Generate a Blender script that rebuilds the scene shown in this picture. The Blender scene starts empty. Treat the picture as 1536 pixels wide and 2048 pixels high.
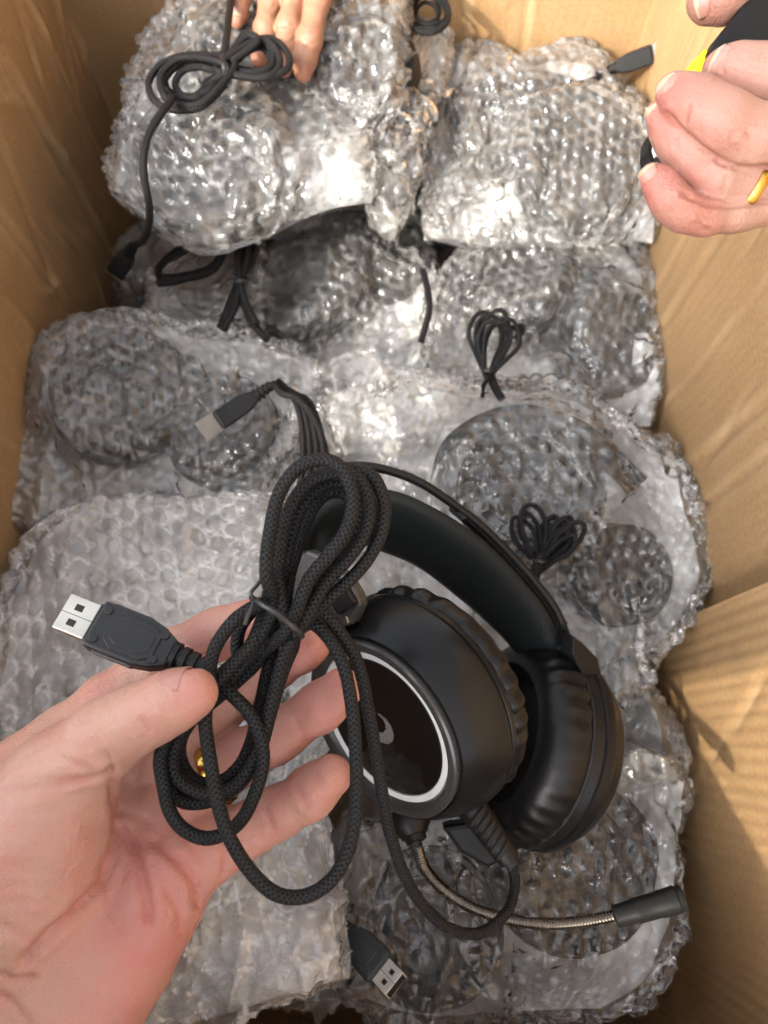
import bpy, bmesh, math, random
import numpy as np
from mathutils import Vector, Matrix

random.seed(7)
RNG = np.random.default_rng(11)
SC = bpy.context.scene
COL = SC.collection
rad = math.radians

# ------------------------------------------------------------------ camera
CAM_Z = 0.80
TILT = 17.8                      # degrees away from straight down
FPX = 1479.0                     # focal length in photo pixels (2048 tall)
cam_d = bpy.data.cameras.new('camera')
cam = bpy.data.objects.new('camera', cam_d)
COL.objects.link(cam)
cam.location = (0, 0, CAM_Z)
cam.rotation_euler = (rad(TILT), 0, 0)
cam_d.sensor_fit = 'VERTICAL'
cam_d.sensor_height = 36.0
cam_d.sensor_width = 27.0
cam_d.lens = FPX / 2048 * 36.0
cam_d.clip_start = 0.01
cam_d.clip_end = 200
cam_d.dof.use_dof = True
cam_d.dof.focus_distance = 0.265
cam_d.dof.aperture_fstop = 13.0
SC.camera = cam

# ------------------------------------------------------------------ daylight
SUN_EL = 38.0
SUN_TRAVEL = (0.7071, 0.7071)       # horizontal direction the light travels
world = bpy.data.worlds.new('World')
SC.world = world
world.use_nodes = True
wn = world.node_tree
wn.nodes.clear()
wo = wn.nodes.new('ShaderNodeOutputWorld')
wb = wn.nodes.new('ShaderNodeBackground')
sky = wn.nodes.new('ShaderNodeTexSky')
sky.sky_type = 'NISHITA'
sky.sun_disc = False
sky.sun_elevation = rad(SUN_EL)
sky.sun_rotation = math.atan2(-SUN_TRAVEL[0], -SUN_TRAVEL[1])
sky.air_density = 1.0
sky.dust_density = 6.0
sky.ozone_density = 0.6
wb.inputs['Strength'].default_value = 0.15
hs = wn.nodes.new('ShaderNodeHueSaturation')      # hazy, milky daylight
hs.inputs['Saturation'].default_value = 0.28
wn.links.new(sky.outputs[0], hs.inputs['Color'])
wn.links.new(hs.outputs[0], wb.inputs[0])
wn.links.new(wb.outputs[0], wo.inputs[0])
sun_d = bpy.data.lights.new('sun', 'SUN')
sun_d.energy = 1.3
sun_d.angle = rad(1.2)
sun_d.color = (1.0, 0.90, 0.74)
sun = bpy.data.objects.new('sun', sun_d)
COL.objects.link(sun)
_sd = Vector((SUN_TRAVEL[0] * math.cos(rad(SUN_EL)), SUN_TRAVEL[1] * math.cos(rad(SUN_EL)), -math.sin(rad(SUN_EL))))
sun.rotation_euler = _sd.to_track_quat('-Z', 'Y').to_euler()
sun.location = (-1.5, -0.3, 2.0)

vs = SC.view_settings
vs.view_transform = 'Standard'
vs.look = 'None'
vs.gamma = 1.0
vs.use_curve_mapping = False
vs.exposure = 2.2
cy = SC.cycles
cy.use_denoising = True
try:
    cy.denoiser = 'OPENIMAGEDENOISE'
except Exception:
    pass
cy.max_bounces = 5
cy.diffuse_bounces = 3
cy.glossy_bounces = 2
cy.transmission_bounces = 4
cy.transparent_max_bounces = 8
cy.use_adaptive_sampling = True
cy.adaptive_threshold = 0.05
cy.sample_clamp_indirect = 6.0
cy.caustics_reflective = False
cy.caustics_refractive = False

# ------------------------------------------------------------------ camera maths (photo pixel + depth -> place)
_a = rad(TILT)
C0 = np.array([0, 0, CAM_Z])
RT = np.array([1.0, 0, 0])
UP = np.array([0, math.cos(_a), math.sin(_a)])
FW = np.array([0, math.sin(_a), -math.cos(_a)])

def at(px, py, d):
    return C0 + d * (RT * ((px - 768) / FPX) + UP * ((1024 - py) / FPX) + FW)

def atz(px, py, z):
    r = RT * ((px - 768) / FPX) + UP * ((1024 - py) / FPX) + FW
    return C0 + r * ((z - CAM_Z) / r[2])

def pts(l):
    """list of (px, py, depth) -> (n,3)"""
    return np.array([at(*p[:3]) for p in l])

# ------------------------------------------------------------------ object helpers
def link(o, parent=None):
    COL.objects.link(o)
    if parent is not None:
        o.parent = parent
    return o

def empty(name, loc=(0, 0, 0)):
    o = bpy.data.objects.new(name, None)
    o.empty_display_size = 0.02
    o.location = tuple(float(v) for v in loc)
    return link(o)

def tag(o, label=None, cat=None, group=None, kind=None):
    if label: o['label'] = label
    if cat: o['category'] = cat
    if group: o['group'] = group
    if kind: o['kind'] = kind
    return o

def mesh_np(name, V, F, mat, parent=None, smooth=True, uv=None, col=None):
    """V (n,3) in world space, F list/array of faces. Children are expressed relative to the parent's location."""
    V = np.asarray(V, dtype=np.float64)
    if parent is not None:
        off = np.zeros(3); p = parent
        while p is not None:
            off += np.array(p.location); p = p.parent
        V = V - off
    me = bpy.data.meshes.new(name)
    if isinstance(F, np.ndarray):
        n, k = F.shape
        me.vertices.add(len(V)); me.vertices.foreach_set('co', V.astype(np.float32).ravel())
        me.loops.add(n * k); me.loops.foreach_set('vertex_index', F.astype(np.int32).ravel())
        me.polygons.add(n)
        me.polygons.foreach_set('loop_start', np.arange(0, n * k, k, dtype=np.int32))
        me.update(calc_edges=True)
    else:
        me.from_pydata([tuple(v) for v in V], [], [tuple(int(i) for i in f) for f in F])
        me.update()
    if smooth:
        me.polygons.foreach_set('use_smooth', np.ones(len(me.polygons), dtype=bool))
    if uv is not None:
        ul = me.uv_layers.new(name='UVMap')
        li = np.zeros(len(me.loops), dtype=np.int32); me.loops.foreach_get('vertex_index', li)
        ul.data.foreach_set('uv', np.asarray(uv, dtype=np.float32)[li].ravel())
    if col is not None:
        at_ = me.attributes.new('tint', 'FLOAT', 'POINT')
        at_.data.foreach_set('value', np.asarray(col, dtype=np.float32))
    me.validate()
    me.materials.append(mat)
    o = bpy.data.objects.new(name, me)
    return link(o, parent)

def add_bevel(o, w, seg=2, angle=35):
    m = o.modifiers.new('bevel', 'BEVEL'); m.width = w; m.segments = seg
    m.limit_method = 'ANGLE'; m.angle_limit = rad(angle); m.harden_normals = False
    return o

def smooth_angle(o, deg=40):
    try:
        o.data.set_sharp_from_angle(angle=rad(deg))
    except Exception:
        pass
    return o

def catmull(P, n, closed=False):
    P = np.asarray(P, float)
    k = len(P)
    if closed:
        Q = np.vstack([P[-1], P, P[0], P[1]]); seg = k
    else:
        Q = np.vstack([2 * P[0] - P[1], P, 2 * P[-1] - P[-2]]); seg = k - 1
    t = np.linspace(0, seg, n, endpoint=not closed)
    i = np.minimum(t.astype(int), seg - 1); f = (t - i)[:, None]
    a, b, c, d = Q[i], Q[i + 1], Q[i + 2], Q[i + 3]
    return 0.5 * ((2 * b) + (-a + c) * f + (2 * a - 5 * b + 4 * c - d) * f ** 2 + (-a + 3 * b - 3 * c + d) * f ** 3)

def even(P, step):
    """re-sample a dense polyline at an even step"""
    L = np.r_[0, np.cumsum(np.linalg.norm(np.diff(P, axis=0), axis=1))]
    n = max(3, int(L[-1] / step))
    s = np.linspace(0, L[-1], n)
    return np.stack([np.interp(s, L, P[:, k]) for k in range(P.shape[1])], 1), s

def frames(P, up0=None):
    T = np.gradient(P, axis=0); T /= np.linalg.norm(T, axis=1)[:, None] + 1e-12
    if up0 is None:
        up0 = np.array([0, 0, 1.0]) if abs(T[0][2]) < 0.9 else np.array([1.0, 0, 0])
    N = np.zeros_like(P); n = up0 - T[0] * (up0 @ T[0]); n /= np.linalg.norm(n); N[0] = n
    for i in range(1, len(P)):
        n = N[i - 1] - T[i] * (N[i - 1] @ T[i]); n /= np.linalg.norm(n) + 1e-12; N[i] = n
    return T, N, np.cross(T, N)

def tube_data(P, r, seg=12, step=0.0015, cap=True, resample=True):
    """r: scalar or per-control list -> verts, faces, uv (u = metres along, v = 0..1 around)"""
    P = np.asarray(P, float)
    k = len(P)
    rr = np.full(k, r) if np.isscalar(r) else np.asarray(r, float)
    Q = np.hstack([P, rr[:, None]])
    if resample:
        Q = catmull(Q, max(60, k * 14)); Q, s = even(Q, step)
    else:
        s = np.r_[0, np.cumsum(np.linalg.norm(np.diff(P, axis=0), axis=1))]
    P, rr = Q[:, :3], Q[:, 3]
    T, N, B = frames(P)
    a = np.linspace(0, 2 * math.pi, seg, endpoint=False)
    V = P[:, None, :] + rr[:, None, None] * (np.cos(a)[None, :, None] * N[:, None, :] + np.sin(a)[None, :, None] * B[:, None, :])
    n = len(P)
    # a duplicated seam column keeps the UV continuous
    V = np.concatenate([V, V[:, :1]], 1)
    uv = np.stack(np.meshgrid(s, np.linspace(0, 1, seg + 1), indexing='ij'), -1)
    idx = np.arange(n * (seg + 1)).reshape(n, seg + 1)
    F = np.stack([idx[:-1, :-1], idx[1:, :-1], idx[1:, 1:], idx[:-1, 1:]], -1).reshape(-1, 4).tolist()
    Vf = V.reshape(-1, 3); uvf = uv.reshape(-1, 2)
    if cap:
        F.append(list(idx[0, :-1])); F.append(list(idx[-1, :-1][::-1]))
    return Vf, F, uvf

def tube(name, P, r, mat, parent=None, seg=12, step=0.0015, **kw):
    V, F, uv = tube_data(P, r, seg, step, **kw)
    return mesh_np(name, V, F, mat, parent, uv=uv)

def lathe(name, prof, M, mat, parent=None, seg=64, mod=None, closed=False):
    """prof: list of (axial, radius); M: 4x4 numpy frame, axis along local +Z. mod(a, i)-> (d_axial, d_radius)"""
    prof = np.asarray(prof, float); n = len(prof)
    a = np.linspace(0, 2 * math.pi, seg, endpoint=False)
    ax = np.repeat(prof[:, 0][:, None], seg, 1); rr = np.repeat(prof[:, 1][:, None], seg, 1)
    if mod is not None:
        da, dr = mod(a[None, :], np.arange(n)[:, None]); ax = ax + da; rr = rr + dr
    V = np.stack([rr * np.cos(a), rr * np.sin(a), ax], -1).reshape(-1, 3)
    idx = np.arange(n * seg).reshape(n, seg)
    nx = np.roll(idx, -1, 1)
    F = np.stack([idx[:-1], nx[:-1], nx[1:], idx[1:]], -1).reshape(-1, 4).tolist()
    if closed:
        F += np.stack([idx[-1], nx[-1], nx[0], idx[0]], -1).reshape(-1, 4).tolist()
    else:
        if prof[0, 1] > 1e-6: F.append(list(idx[0][::-1]))
        if prof[-1, 1] > 1e-6: F.append(list(idx[-1]))
    V = V @ M[:3, :3].T + M[:3, 3]
    return smooth_angle(mesh_np(name, V, F, mat, parent), 38)

def prism(name, outline, h0, h1, M, mat, parent=None, bevel=0.0, smooth=False):
    """outline: 2-D points, extruded along local Z from h0 to h1 in frame M"""
    o2 = np.asarray(outline, float); n = len(o2)
    V = np.vstack([np.c_[o2, np.full(n, h0)], np.c_[o2, np.full(n, h1)]])
    V = V @ M[:3, :3].T + M[:3, 3]
    F = [list(range(n))[::-1], list(range(n, 2 * n))] + [[i, (i + 1) % n, n + (i + 1) % n, n + i] for i in range(n)]
    o = mesh_np(name, V, F, mat, parent, smooth=smooth)
    bm = bmesh.new(); bm.from_mesh(o.data); bmesh.ops.recalc_face_normals(bm, faces=bm.faces); bm.to_mesh(o.data); bm.free()
    if bevel: add_bevel(o, bevel)
    return o

def frame(o, x=None, z=None):
    """4x4 with origin o, local Z along z, local X as close to x as possible"""
    z = np.asarray(z, float); z = z / np.linalg.norm(z)
    x = np.asarray(x, float); x = x - z * (x @ z); x /= np.linalg.norm(x)
    M = np.eye(4); M[:3, 0] = x; M[:3, 1] = np.cross(z, x); M[:3, 2] = z; M[:3, 3] = o
    return M

def loc(M, x, y, z):
    return M[:3, :3] @ np.array([x, y, z]) + M[:3, 3]

# ------------------------------------------------------------------ value noise on arrays
def _hash(ix, iy, iz, seed):
    h = (ix * 374761393 + iy * 668265263 + iz * 2147483647 + seed * 1274126177) & 0xFFFFFFFF
    h = ((h ^ (h >> 13)) * 1274126177) & 0xFFFFFFFF
    h = h ^ (h >> 16)
    return (h & 0xFFFF) / 65535.0

def vnoise(P, scale, seed=0):
    Q = np.asarray(P, float) * scale
    I = np.floor(Q).astype(np.int64); f = Q - I; f = f * f * (3 - 2 * f)
    out = 0
    for dx in (0, 1):
        for dy in (0, 1):
            for dz in (0, 1):
                w = (f[..., 0] if dx else 1 - f[..., 0]) * (f[..., 1] if dy else 1 - f[..., 1]) * (f[..., 2] if dz else 1 - f[..., 2])
                out = out + w * _hash(I[..., 0] + dx, I[..., 1] + dy, I[..., 2] + dz, seed)
    return out * 2 - 1

# ------------------------------------------------------------------ materials
def newmat(name):
    m = bpy.data.materials.new(name); m.use_nodes = True
    nt = m.node_tree; nt.nodes.clear()
    out = nt.nodes.new('ShaderNodeOutputMaterial')
    return m, nt, out

def N(nt, t, **kw):
    n = nt.nodes.new(t)
    for k, v in kw.items():
        if k in n.inputs: n.inputs[k].default_value = v
        else: setattr(n, k, v)
    return n

def L(nt, a, b): nt.links.new(a, b)

def principled(name, base, rough=0.5, metal=0.0, spec=0.5, bump=None, var=None, coat=0.0):
    """bump=(scale, strength, distance); var=(scale, amount) mottles colour and gloss"""
    m, nt, out = newmat(name)
    b = N(nt, 'ShaderNodeBsdfPrincipled')
    b.inputs['Base Color'].default_value = (*base, 1)
    b.inputs['Roughness'].default_value = rough
    b.inputs['Metallic'].default_value = metal
    b.inputs['Specular IOR Level'].default_value = spec
    b.inputs['Coat Weight'].default_value = coat
    b.inputs['Coat Roughness'].default_value = 0.08
    tc = N(nt, 'ShaderNodeTexCoord')
    if var:
        nz = N(nt, 'ShaderNodeTexNoise', Scale=var[0], Detail=4.0)
        L(nt, tc.outputs['Object'], nz.inputs['Vector'])
        mr = N(nt, 'ShaderNodeMapRange'); mr.inputs['To Min'].default_value = 1 - var[1]; mr.inputs['To Max'].default_value = 1 + var[1]
        mr.inputs['From Min'].default_value = 0.3; mr.inputs['From Max'].default_value = 0.7
        L(nt, nz.outputs[0], mr.inputs['Value'])
        mx = N(nt, 'ShaderNodeVectorMath', operation='SCALE'); mx.inputs[0].default_value = base
        L(nt, mr.outputs[0], mx.inputs['Scale']); L(nt, mx.outputs[0], b.inputs['Base Color'])
        m2 = N(nt, 'ShaderNodeMath', operation='MULTIPLY'); m2.inputs[1].default_value = rough
        L(nt, mr.outputs[0], m2.inputs[0]); L(nt, m2.outputs[0], b.inputs['Roughness'])
    if bump:
        nz = N(nt, 'ShaderNodeTexNoise', Scale=bump[0], Detail=5.0)
        L(nt, tc.outputs['Object'], nz.inputs['Vector'])
        bp = N(nt, 'ShaderNodeBump'); bp.inputs['Strength'].default_value = bump[1]; bp.inputs['Distance'].default_value = bump[2]
        L(nt, nz.outputs[0], bp.inputs['Height']); L(nt, bp.outputs[0], b.inputs['Normal'])
    L(nt, b.outputs[0], out.inputs[0])
    return m

def cardboard_mat(name, axis, shade=1.0, flute=0.14):
    """kraft liner: fine vertical flutes telegraphing through, fibre mottling, scuffs. axis = wall's horizontal axis (0 x, 1 y)"""
    m, nt, out = newmat(name)
    b = N(nt, 'ShaderNodeBsdfPrincipled'); b.inputs['Roughness'].default_value = 0.62
    b.inputs['Specular IOR Level'].default_value = 0.35
    tc = N(nt, 'ShaderNodeTexCoord')
    sp = N(nt, 'ShaderNodeSeparateXYZ'); L(nt, tc.outputs['Object'], sp.inputs[0])
    # stretch noise along the fibre direction
    mp = N(nt, 'ShaderNodeMapping'); L(nt, tc.outputs['Object'], mp.inputs[0]); mp.inputs['Scale'].default_value = (1, 1, 1)
    n1 = N(nt, 'ShaderNodeTexNoise', Scale=9.0, Detail=5.0); L(nt, mp.outputs[0], n1.inputs['Vector'])
    n2 = N(nt, 'ShaderNodeTexNoise', Scale=420.0, Detail=3.0); L(nt, mp.outputs[0], n2.inputs['Vector'])
    cr = N(nt, 'ShaderNodeValToRGB')
    e = cr.color_ramp.elements
    e[0].position = 0.25; e[0].color = (0.305 * shade, 0.187 * shade, 0.089 * shade, 1)
    e[1].position = 0.78; e[1].color = (0.375 * shade, 0.238 * shade, 0.120 * shade, 1)
    L(nt, n1.outputs[0], cr.inputs[0])
    mul = N(nt, 'ShaderNodeMapRange'); mul.inputs['To Min'].default_value = 0.86; mul.inputs['To Max'].default_value = 1.12
    mul.inputs['From Min'].default_value = 0.3; mul.inputs['From Max'].default_value = 0.7
    L(nt, n2.outputs[0], mul.inputs['Value'])
    sc = N(nt, 'ShaderNodeVectorMath', operation='SCALE'); L(nt, cr.outputs[0], sc.inputs[0]); L(nt, mul.outputs[0], sc.inputs['Scale'])
    # rubbed, paler fibre along the creases
    wr = N(nt, 'ShaderNodeAttribute'); wr.attribute_name = 'tint'
    mxw = N(nt, 'ShaderNodeMixRGB'); mxw.inputs[2].default_value = (0.60, 0.43, 0.26, 1); L(nt, wr.outputs['Fac'], mxw.inputs[0]); L(nt, sc.outputs[0], mxw.inputs[1])
    L(nt, mxw.outputs[0], b.inputs['Base Color'])
    # flutes
    wv = N(nt, 'ShaderNodeMath', operation='SINE')
    nd = N(nt, 'ShaderNodeTexNoise', Scale=14.0, Detail=2.0); L(nt, tc.outputs['Object'], nd.inputs['Vector'])
    ad = N(nt, 'ShaderNodeMath', operation='MULTIPLY_ADD'); ad.inputs[1].default_value = 2 * math.pi / 0.0072
    L(nt, sp.outputs[axis], ad.inputs[0])
    n3 = N(nt, 'ShaderNodeMath', operation='MULTIPLY'); n3.inputs[1].default_value = 0.15; L(nt, nd.outputs[0], n3.inputs[0])
    L(nt, n3.outputs[0], ad.inputs[2]); L(nt, ad.outputs[0], wv.inputs[0])
    w2 = N(nt, 'ShaderNodeMath', operation='MULTIPLY'); L(nt, wv.outputs[0], w2.inputs[0])
    n4 = N(nt, 'ShaderNodeTexNoise', Scale=5.0, Detail=2.0); L(nt, tc.outputs['Object'], n4.inputs['Vector'])
    L(nt, n4.outputs[0], w2.inputs[1])
    # short horizontal wrinkles across the flutes
    mp2 = N(nt, 'ShaderNodeMapping'); L(nt, tc.outputs['Object'], mp2.inputs[0])
    s2 = [70, 70, 45]
    mp2.inputs['Scale'].default_value = s2
    n5 = N(nt, 'ShaderNodeTexNoise', Scale=1.0, Detail=3.0); L(nt, mp2.outputs[0], n5.inputs['Vector'])
    b1 = N(nt, 'ShaderNodeBump'); b1.inputs['Strength'].default_value = flute; b1.inputs['Distance'].default_value = 0.0006
    L(nt, w2.outputs[0], b1.inputs['Height'])
    b2 = N(nt, 'ShaderNodeBump'); b2.inputs['Strength'].default_value = 0.3; b2.inputs['Distance'].default_value = 0.0008
    L(nt, n5.outputs[0], b2.inputs['Height']); L(nt, b1.outputs[0], b2.inputs['Normal'])
    b3 = N(nt, 'ShaderNodeBump'); b3.inputs['Strength'].default_value = 0.3; b3.inputs['Distance'].default_value = 0.0004
    L(nt, n2.outputs[0], b3.inputs['Height']); L(nt, b2.outputs[0], b3.inputs['Normal'])
    L(nt, b3.outputs[0], b.inputs['Normal'])
    L(nt, b.outputs[0], out.inputs[0])
    return m

def film_mat(name, haze=0.30, ring=0.14, tint=(0.98, 0.978, 0.97)):
    """polythene bubble film: clear layer with a bright skin and a milky body; 'tint' marks the sealed ring round each bubble"""
    m, nt, out = newmat(name)
    tc = N(nt, 'ShaderNodeTexCoord')
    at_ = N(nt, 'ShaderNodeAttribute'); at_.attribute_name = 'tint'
    n1 = N(nt, 'ShaderNodeTexNoise', Scale=210.0, Detail=2.0); L(nt, tc.outputs['Object'], n1.inputs['Vector'])
    b2 = N(nt, 'ShaderNodeBump'); b2.inputs['Strength'].default_value = 0.75; b2.inputs['Distance'].default_value = 0.0020
    L(nt, n1.outputs[0], b2.inputs['Height'])
    tr = N(nt, 'ShaderNodeBsdfTransparent'); tr.inputs[0].default_value = (*tint, 1)
    gl = N(nt, 'ShaderNodeBsdfGlossy'); gl.inputs['Roughness'].default_value = 0.07; gl.inputs['Color'].default_value = (1, 1, 1, 1)
    L(nt, b2.outputs[0], gl.inputs['Normal'])
    df = N(nt, 'ShaderNodeBsdfDiffuse'); df.inputs[0].default_value = (0.95, 0.945, 0.93, 1); L(nt, b2.outputs[0], df.inputs['Normal'])
    lw = N(nt, 'ShaderNodeLayerWeight'); lw.inputs['Blend'].default_value = 0.4
    # milky fraction varies in patches (scuffed, stretched film) and grows at grazing angles
    n2 = N(nt, 'ShaderNodeTexNoise', Scale=22.0, Detail=1.0); L(nt, tc.outputs['Object'], n2.inputs['Vector'])
    mr = N(nt, 'ShaderNodeMapRange'); mr.inputs['From Min'].default_value = 0.32; mr.inputs['From Max'].default_value = 0.68
    mr.inputs['To Min'].default_value = haze * 0.45; mr.inputs['To Max'].default_value = haze * 1.5
    L(nt, n2.outputs[0], mr.inputs['Value'])
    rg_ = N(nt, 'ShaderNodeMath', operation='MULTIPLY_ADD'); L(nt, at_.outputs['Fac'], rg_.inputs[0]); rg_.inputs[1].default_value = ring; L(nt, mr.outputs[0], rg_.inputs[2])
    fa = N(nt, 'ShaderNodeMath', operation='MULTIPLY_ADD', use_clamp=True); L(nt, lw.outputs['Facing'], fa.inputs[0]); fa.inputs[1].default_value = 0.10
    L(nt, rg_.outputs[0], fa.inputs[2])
    m1 = N(nt, 'ShaderNodeMixShader'); L(nt, fa.outputs[0], m1.inputs[0]); L(nt, tr.outputs[0], m1.inputs[1]); L(nt, df.outputs[0], m1.inputs[2])
    fr = N(nt, 'ShaderNodeFresnel'); fr.inputs['IOR'].default_value = 1.5; L(nt, b2.outputs[0], fr.inputs['Normal'])
    fx = N(nt, 'ShaderNodeMath', operation='MULTIPLY_ADD', use_clamp=True); fx.inputs[1].default_value = 1.25; fx.inputs[2].default_value = 0.0; L(nt, fr.outputs[0], fx.inputs[0])   # four interfaces
    m2 = N(nt, 'ShaderNodeMixShader'); L(nt, fx.outputs[0], m2.inputs[0]); L(nt, m1.outputs[0], m2.inputs[1]); L(nt, gl.outputs[0], m2.inputs[2])
    L(nt, m2.outputs[0], out.inputs[0])
    return m

def braid_mat(name, bright=0.10):
    m, nt, out = newmat(name)
    b = N(nt, 'ShaderNodeBsdfPrincipled'); b.inputs['Roughness'].default_value = 0.5
    b.inputs['Specular IOR Level'].default_value = 0.18
    uv = N(nt, 'ShaderNodeUVMap'); uv.uv_map = 'UVMap'
    sp = N(nt, 'ShaderNodeSeparateXYZ'); L(nt, uv.outputs[0], sp.inputs[0])
    def lin(a, bb):
        x = N(nt, 'ShaderNodeMath', operation='MULTIPLY'); x.inputs[1].default_value = a; L(nt, sp.outputs[0], x.inputs[0])
        y = N(nt, 'ShaderNodeMath', operation='MULTIPLY_ADD'); y.inputs[1].default_value = bb; L(nt, sp.outputs[1], y.inputs[0]); L(nt, x.outputs[0], y.inputs[2])
        s = N(nt, 'ShaderNodeMath', operation='SINE'); L(nt, y.outputs[0], s.inputs[0]); return s
    k = 2 * math.pi / 0.0017
    s1 = lin(k, 2 * math.pi * 7); s2 = lin(k, -2 * math.pi * 7)
    mu = N(nt, 'ShaderNodeMath', operation='MAXIMUM'); L(nt, s1.outputs[0], mu.inputs[0]); L(nt, s2.outputs[0], mu.inputs[1])
    cr = N(nt, 'ShaderNodeValToRGB'); e = cr.color_ramp.elements
    e[0].position = 0.80; e[0].color = (0.0035, 0.0035, 0.004, 1); e[1].position = 1.0; e[1].color = (bright * 0.34, bright * 0.34, bright * 0.36, 1)
    mr = N(nt, 'ShaderNodeMapRange'); mr.inputs['From Min'].default_value = -1; L(nt, mu.outputs[0], mr.inputs['Value'])
    L(nt, mr.outputs[0], cr.inputs[0]); L(nt, cr.outputs[0], b.inputs['Base Color'])
    bp = N(nt, 'ShaderNodeBump'); bp.inputs['Strength'].default_value = 0.6; bp.inputs['Distance'].default_value = 0.0003
    L(nt, mu.outputs[0], bp.inputs['Height']); L(nt, bp.outputs[0], b.inputs['Normal'])
    L(nt, b.outputs[0], out.inputs[0])
    return m

def skin_mat(name, base=(0.405, 0.243, 0.183), red=(0.42, 0.150, 0.126)):
    m, nt, out = newmat(name)
    b = N(nt, 'ShaderNodeBsdfPrincipled')
    tc = N(nt, 'ShaderNodeTexCoord')
    a = N(nt, 'ShaderNodeAttribute'); a.attribute_name = 'tint'
    n1 = N(nt, 'ShaderNodeTexNoise', Scale=70.0, Detail=5.0); L(nt, tc.outputs['Object'], n1.inputs['Vector'])
    mr = N(nt, 'ShaderNodeMapRange'); mr.inputs['From Min'].default_value = 0.3; mr.inputs['From Max'].default_value = 0.7
    mr.inputs['To Min'].default_value = -0.24; mr.inputs['To Max'].default_value = 0.24; L(nt, n1.outputs[0], mr.inputs['Value'])
    ad = N(nt, 'ShaderNodeMath', operation='ADD', use_clamp=True); L(nt, a.outputs['Fac'], ad.inputs[0]); L(nt, mr.outputs[0], ad.inputs[1])
    mx = N(nt, 'ShaderNodeMixRGB'); mx.inputs[1].default_value = (*base, 1); mx.inputs[2].default_value = (*red, 1)
    L(nt, ad.outputs[0], mx.inputs[0]); L(nt, mx.outputs[0], b.inputs['Base Color'])
    b.inputs['Roughness'].default_value = 0.47
    b.inputs['Specular IOR Level'].default_value = 0.45
    b.inputs['Subsurface Weight'].default_value = 0.18
    b.inputs['Subsurface Radius'].default_value = (1.0, 0.32, 0.18)
    b.inputs['Subsurface Scale'].default_value = 0.0025
    # pores and fine skin lines
    v = N(nt, 'ShaderNodeTexVoronoi', Scale=1500.0); L(nt, tc.outputs['Object'], v.inputs['Vector'])
    n2 = N(nt, 'ShaderNodeTexNoise', Scale=420.0, Detail=4.0, Distortion=0.8); L(nt, tc.outputs['Object'], n2.inputs['Vector'])
    b1 = N(nt, 'ShaderNodeBump'); b1.inputs['Strength'].default_value = 0.4; b1.inputs['Distance'].default_value = 0.0003
    L(nt, v.outputs[0], b1.inputs['Height'])
    b2 = N(nt, 'ShaderNodeBump'); b2.inputs['Strength'].default_value = 0.55; b2.inputs['Distance'].default_value = 0.0008
    L(nt, n2.outputs[0], b2.inputs['Height']); L(nt, b1.outputs[0], b2.inputs['Normal']); L(nt, b2.outputs[0], b.inputs['Normal'])
    L(nt, b.outputs[0], out.inputs[0])
    return m

M = {}
M['card_front'] = cardboard_mat('cardboard_fluted_front', 1, flute=0.5)
M['card_x'] = cardboard_mat('cardboard_fluted_x', 0)
M['card_y'] = cardboard_mat('cardboard_fluted_y', 1)
M['film_back'] = film_mat('bubble_film_back', 0.62, 0.0)
M['card_edge'] = principled('cardboard_edge', (0.40, 0.26, 0.125), 0.8, bump=(500, 0.6, 0.0006), var=(30, 0.15))
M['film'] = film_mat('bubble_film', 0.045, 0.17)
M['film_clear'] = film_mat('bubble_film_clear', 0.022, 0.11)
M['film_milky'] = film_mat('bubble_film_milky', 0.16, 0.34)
M['black_matte'] = principled('black_matte_plastic', (0.007, 0.0074, 0.008), 0.30, spec=0.22, bump=(1800, 0.12, 0.0002), var=(25, 0.15))
M['black_satin'] = principled('black_satin_plastic', (0.007, 0.007, 0.0074), 0.40, spec=0.22, bump=(1500, 0.15, 0.0002), var=(20, 0.2))
M['black_gloss'] = principled('black_gloss_plastic', (0.006, 0.006, 0.0065), 0.07, var=(12, 0.3))
M['bezel'] = principled('smoke_grey_bezel', (0.040, 0.040, 0.041), 0.26, bump=(900, 0.05, 0.0002))
M['leather'] = principled('black_leatherette', (0.006, 0.006, 0.0064), 0.34, spec=0.26, bump=(900, 0.25, 0.0005), var=(15, 0.15))
M['strap'] = principled('black_strap_leatherette', (0.006, 0.008, 0.009), 0.5, spec=0.22, bump=(700, 0.3, 0.0005), var=(15, 0.15))
M['white_ring'] = principled('white_diffuser', (0.80, 0.83, 0.83), 0.35)
M['print'] = principled('grey_print', (0.42, 0.42, 0.41), 0.5)
M['braid'] = braid_mat('black_braid', 0.06)
M['rubber'] = principled('black_rubber', (0.007, 0.007, 0.0074), 0.48, spec=0.25, bump=(600, 0.2, 0.0004))
M['plug'] = principled('plug_plastic', (0.011, 0.0117, 0.0127), 0.42, spec=0.35, bump=(1200, 0.2, 0.0003), var=(40, 0.2))
M['plug_grey'] = principled('plug_plastic_grey', (0.045, 0.053, 0.058), 0.5, bump=(1200, 0.2, 0.0003), var=(40, 0.15))
M['steel'] = principled('plated_steel', (0.50, 0.475, 0.42), 0.34, metal=0.9, bump=(300, 0.08, 0.0003), var=(60, 0.15))
M['steel_shaded'] = principled('shaded_plating', (0.16, 0.145, 0.125), 0.4, metal=0.35, var=(60, 0.2))  # plug metal darkened as if its face turned from the sky
M['steel_lit'] = principled('lit_plating', (0.66, 0.65, 0.62), 0.4, metal=0.35, var=(60, 0.08))  # plug metal whitened, its bright glare put into the colour
M['hole'] = principled('dark_hole', (0.01, 0.01, 0.01), 0.8)
M['gunmetal'] = principled('gunmetal_gooseneck', (0.15, 0.143, 0.132), 0.26, metal=1.0, var=(80, 0.2))
M['mic'] = principled('mic_dark_grey', (0.010, 0.0098, 0.0096), 0.42, spec=0.16, bump=(800, 0.1, 0.0003))
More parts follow.
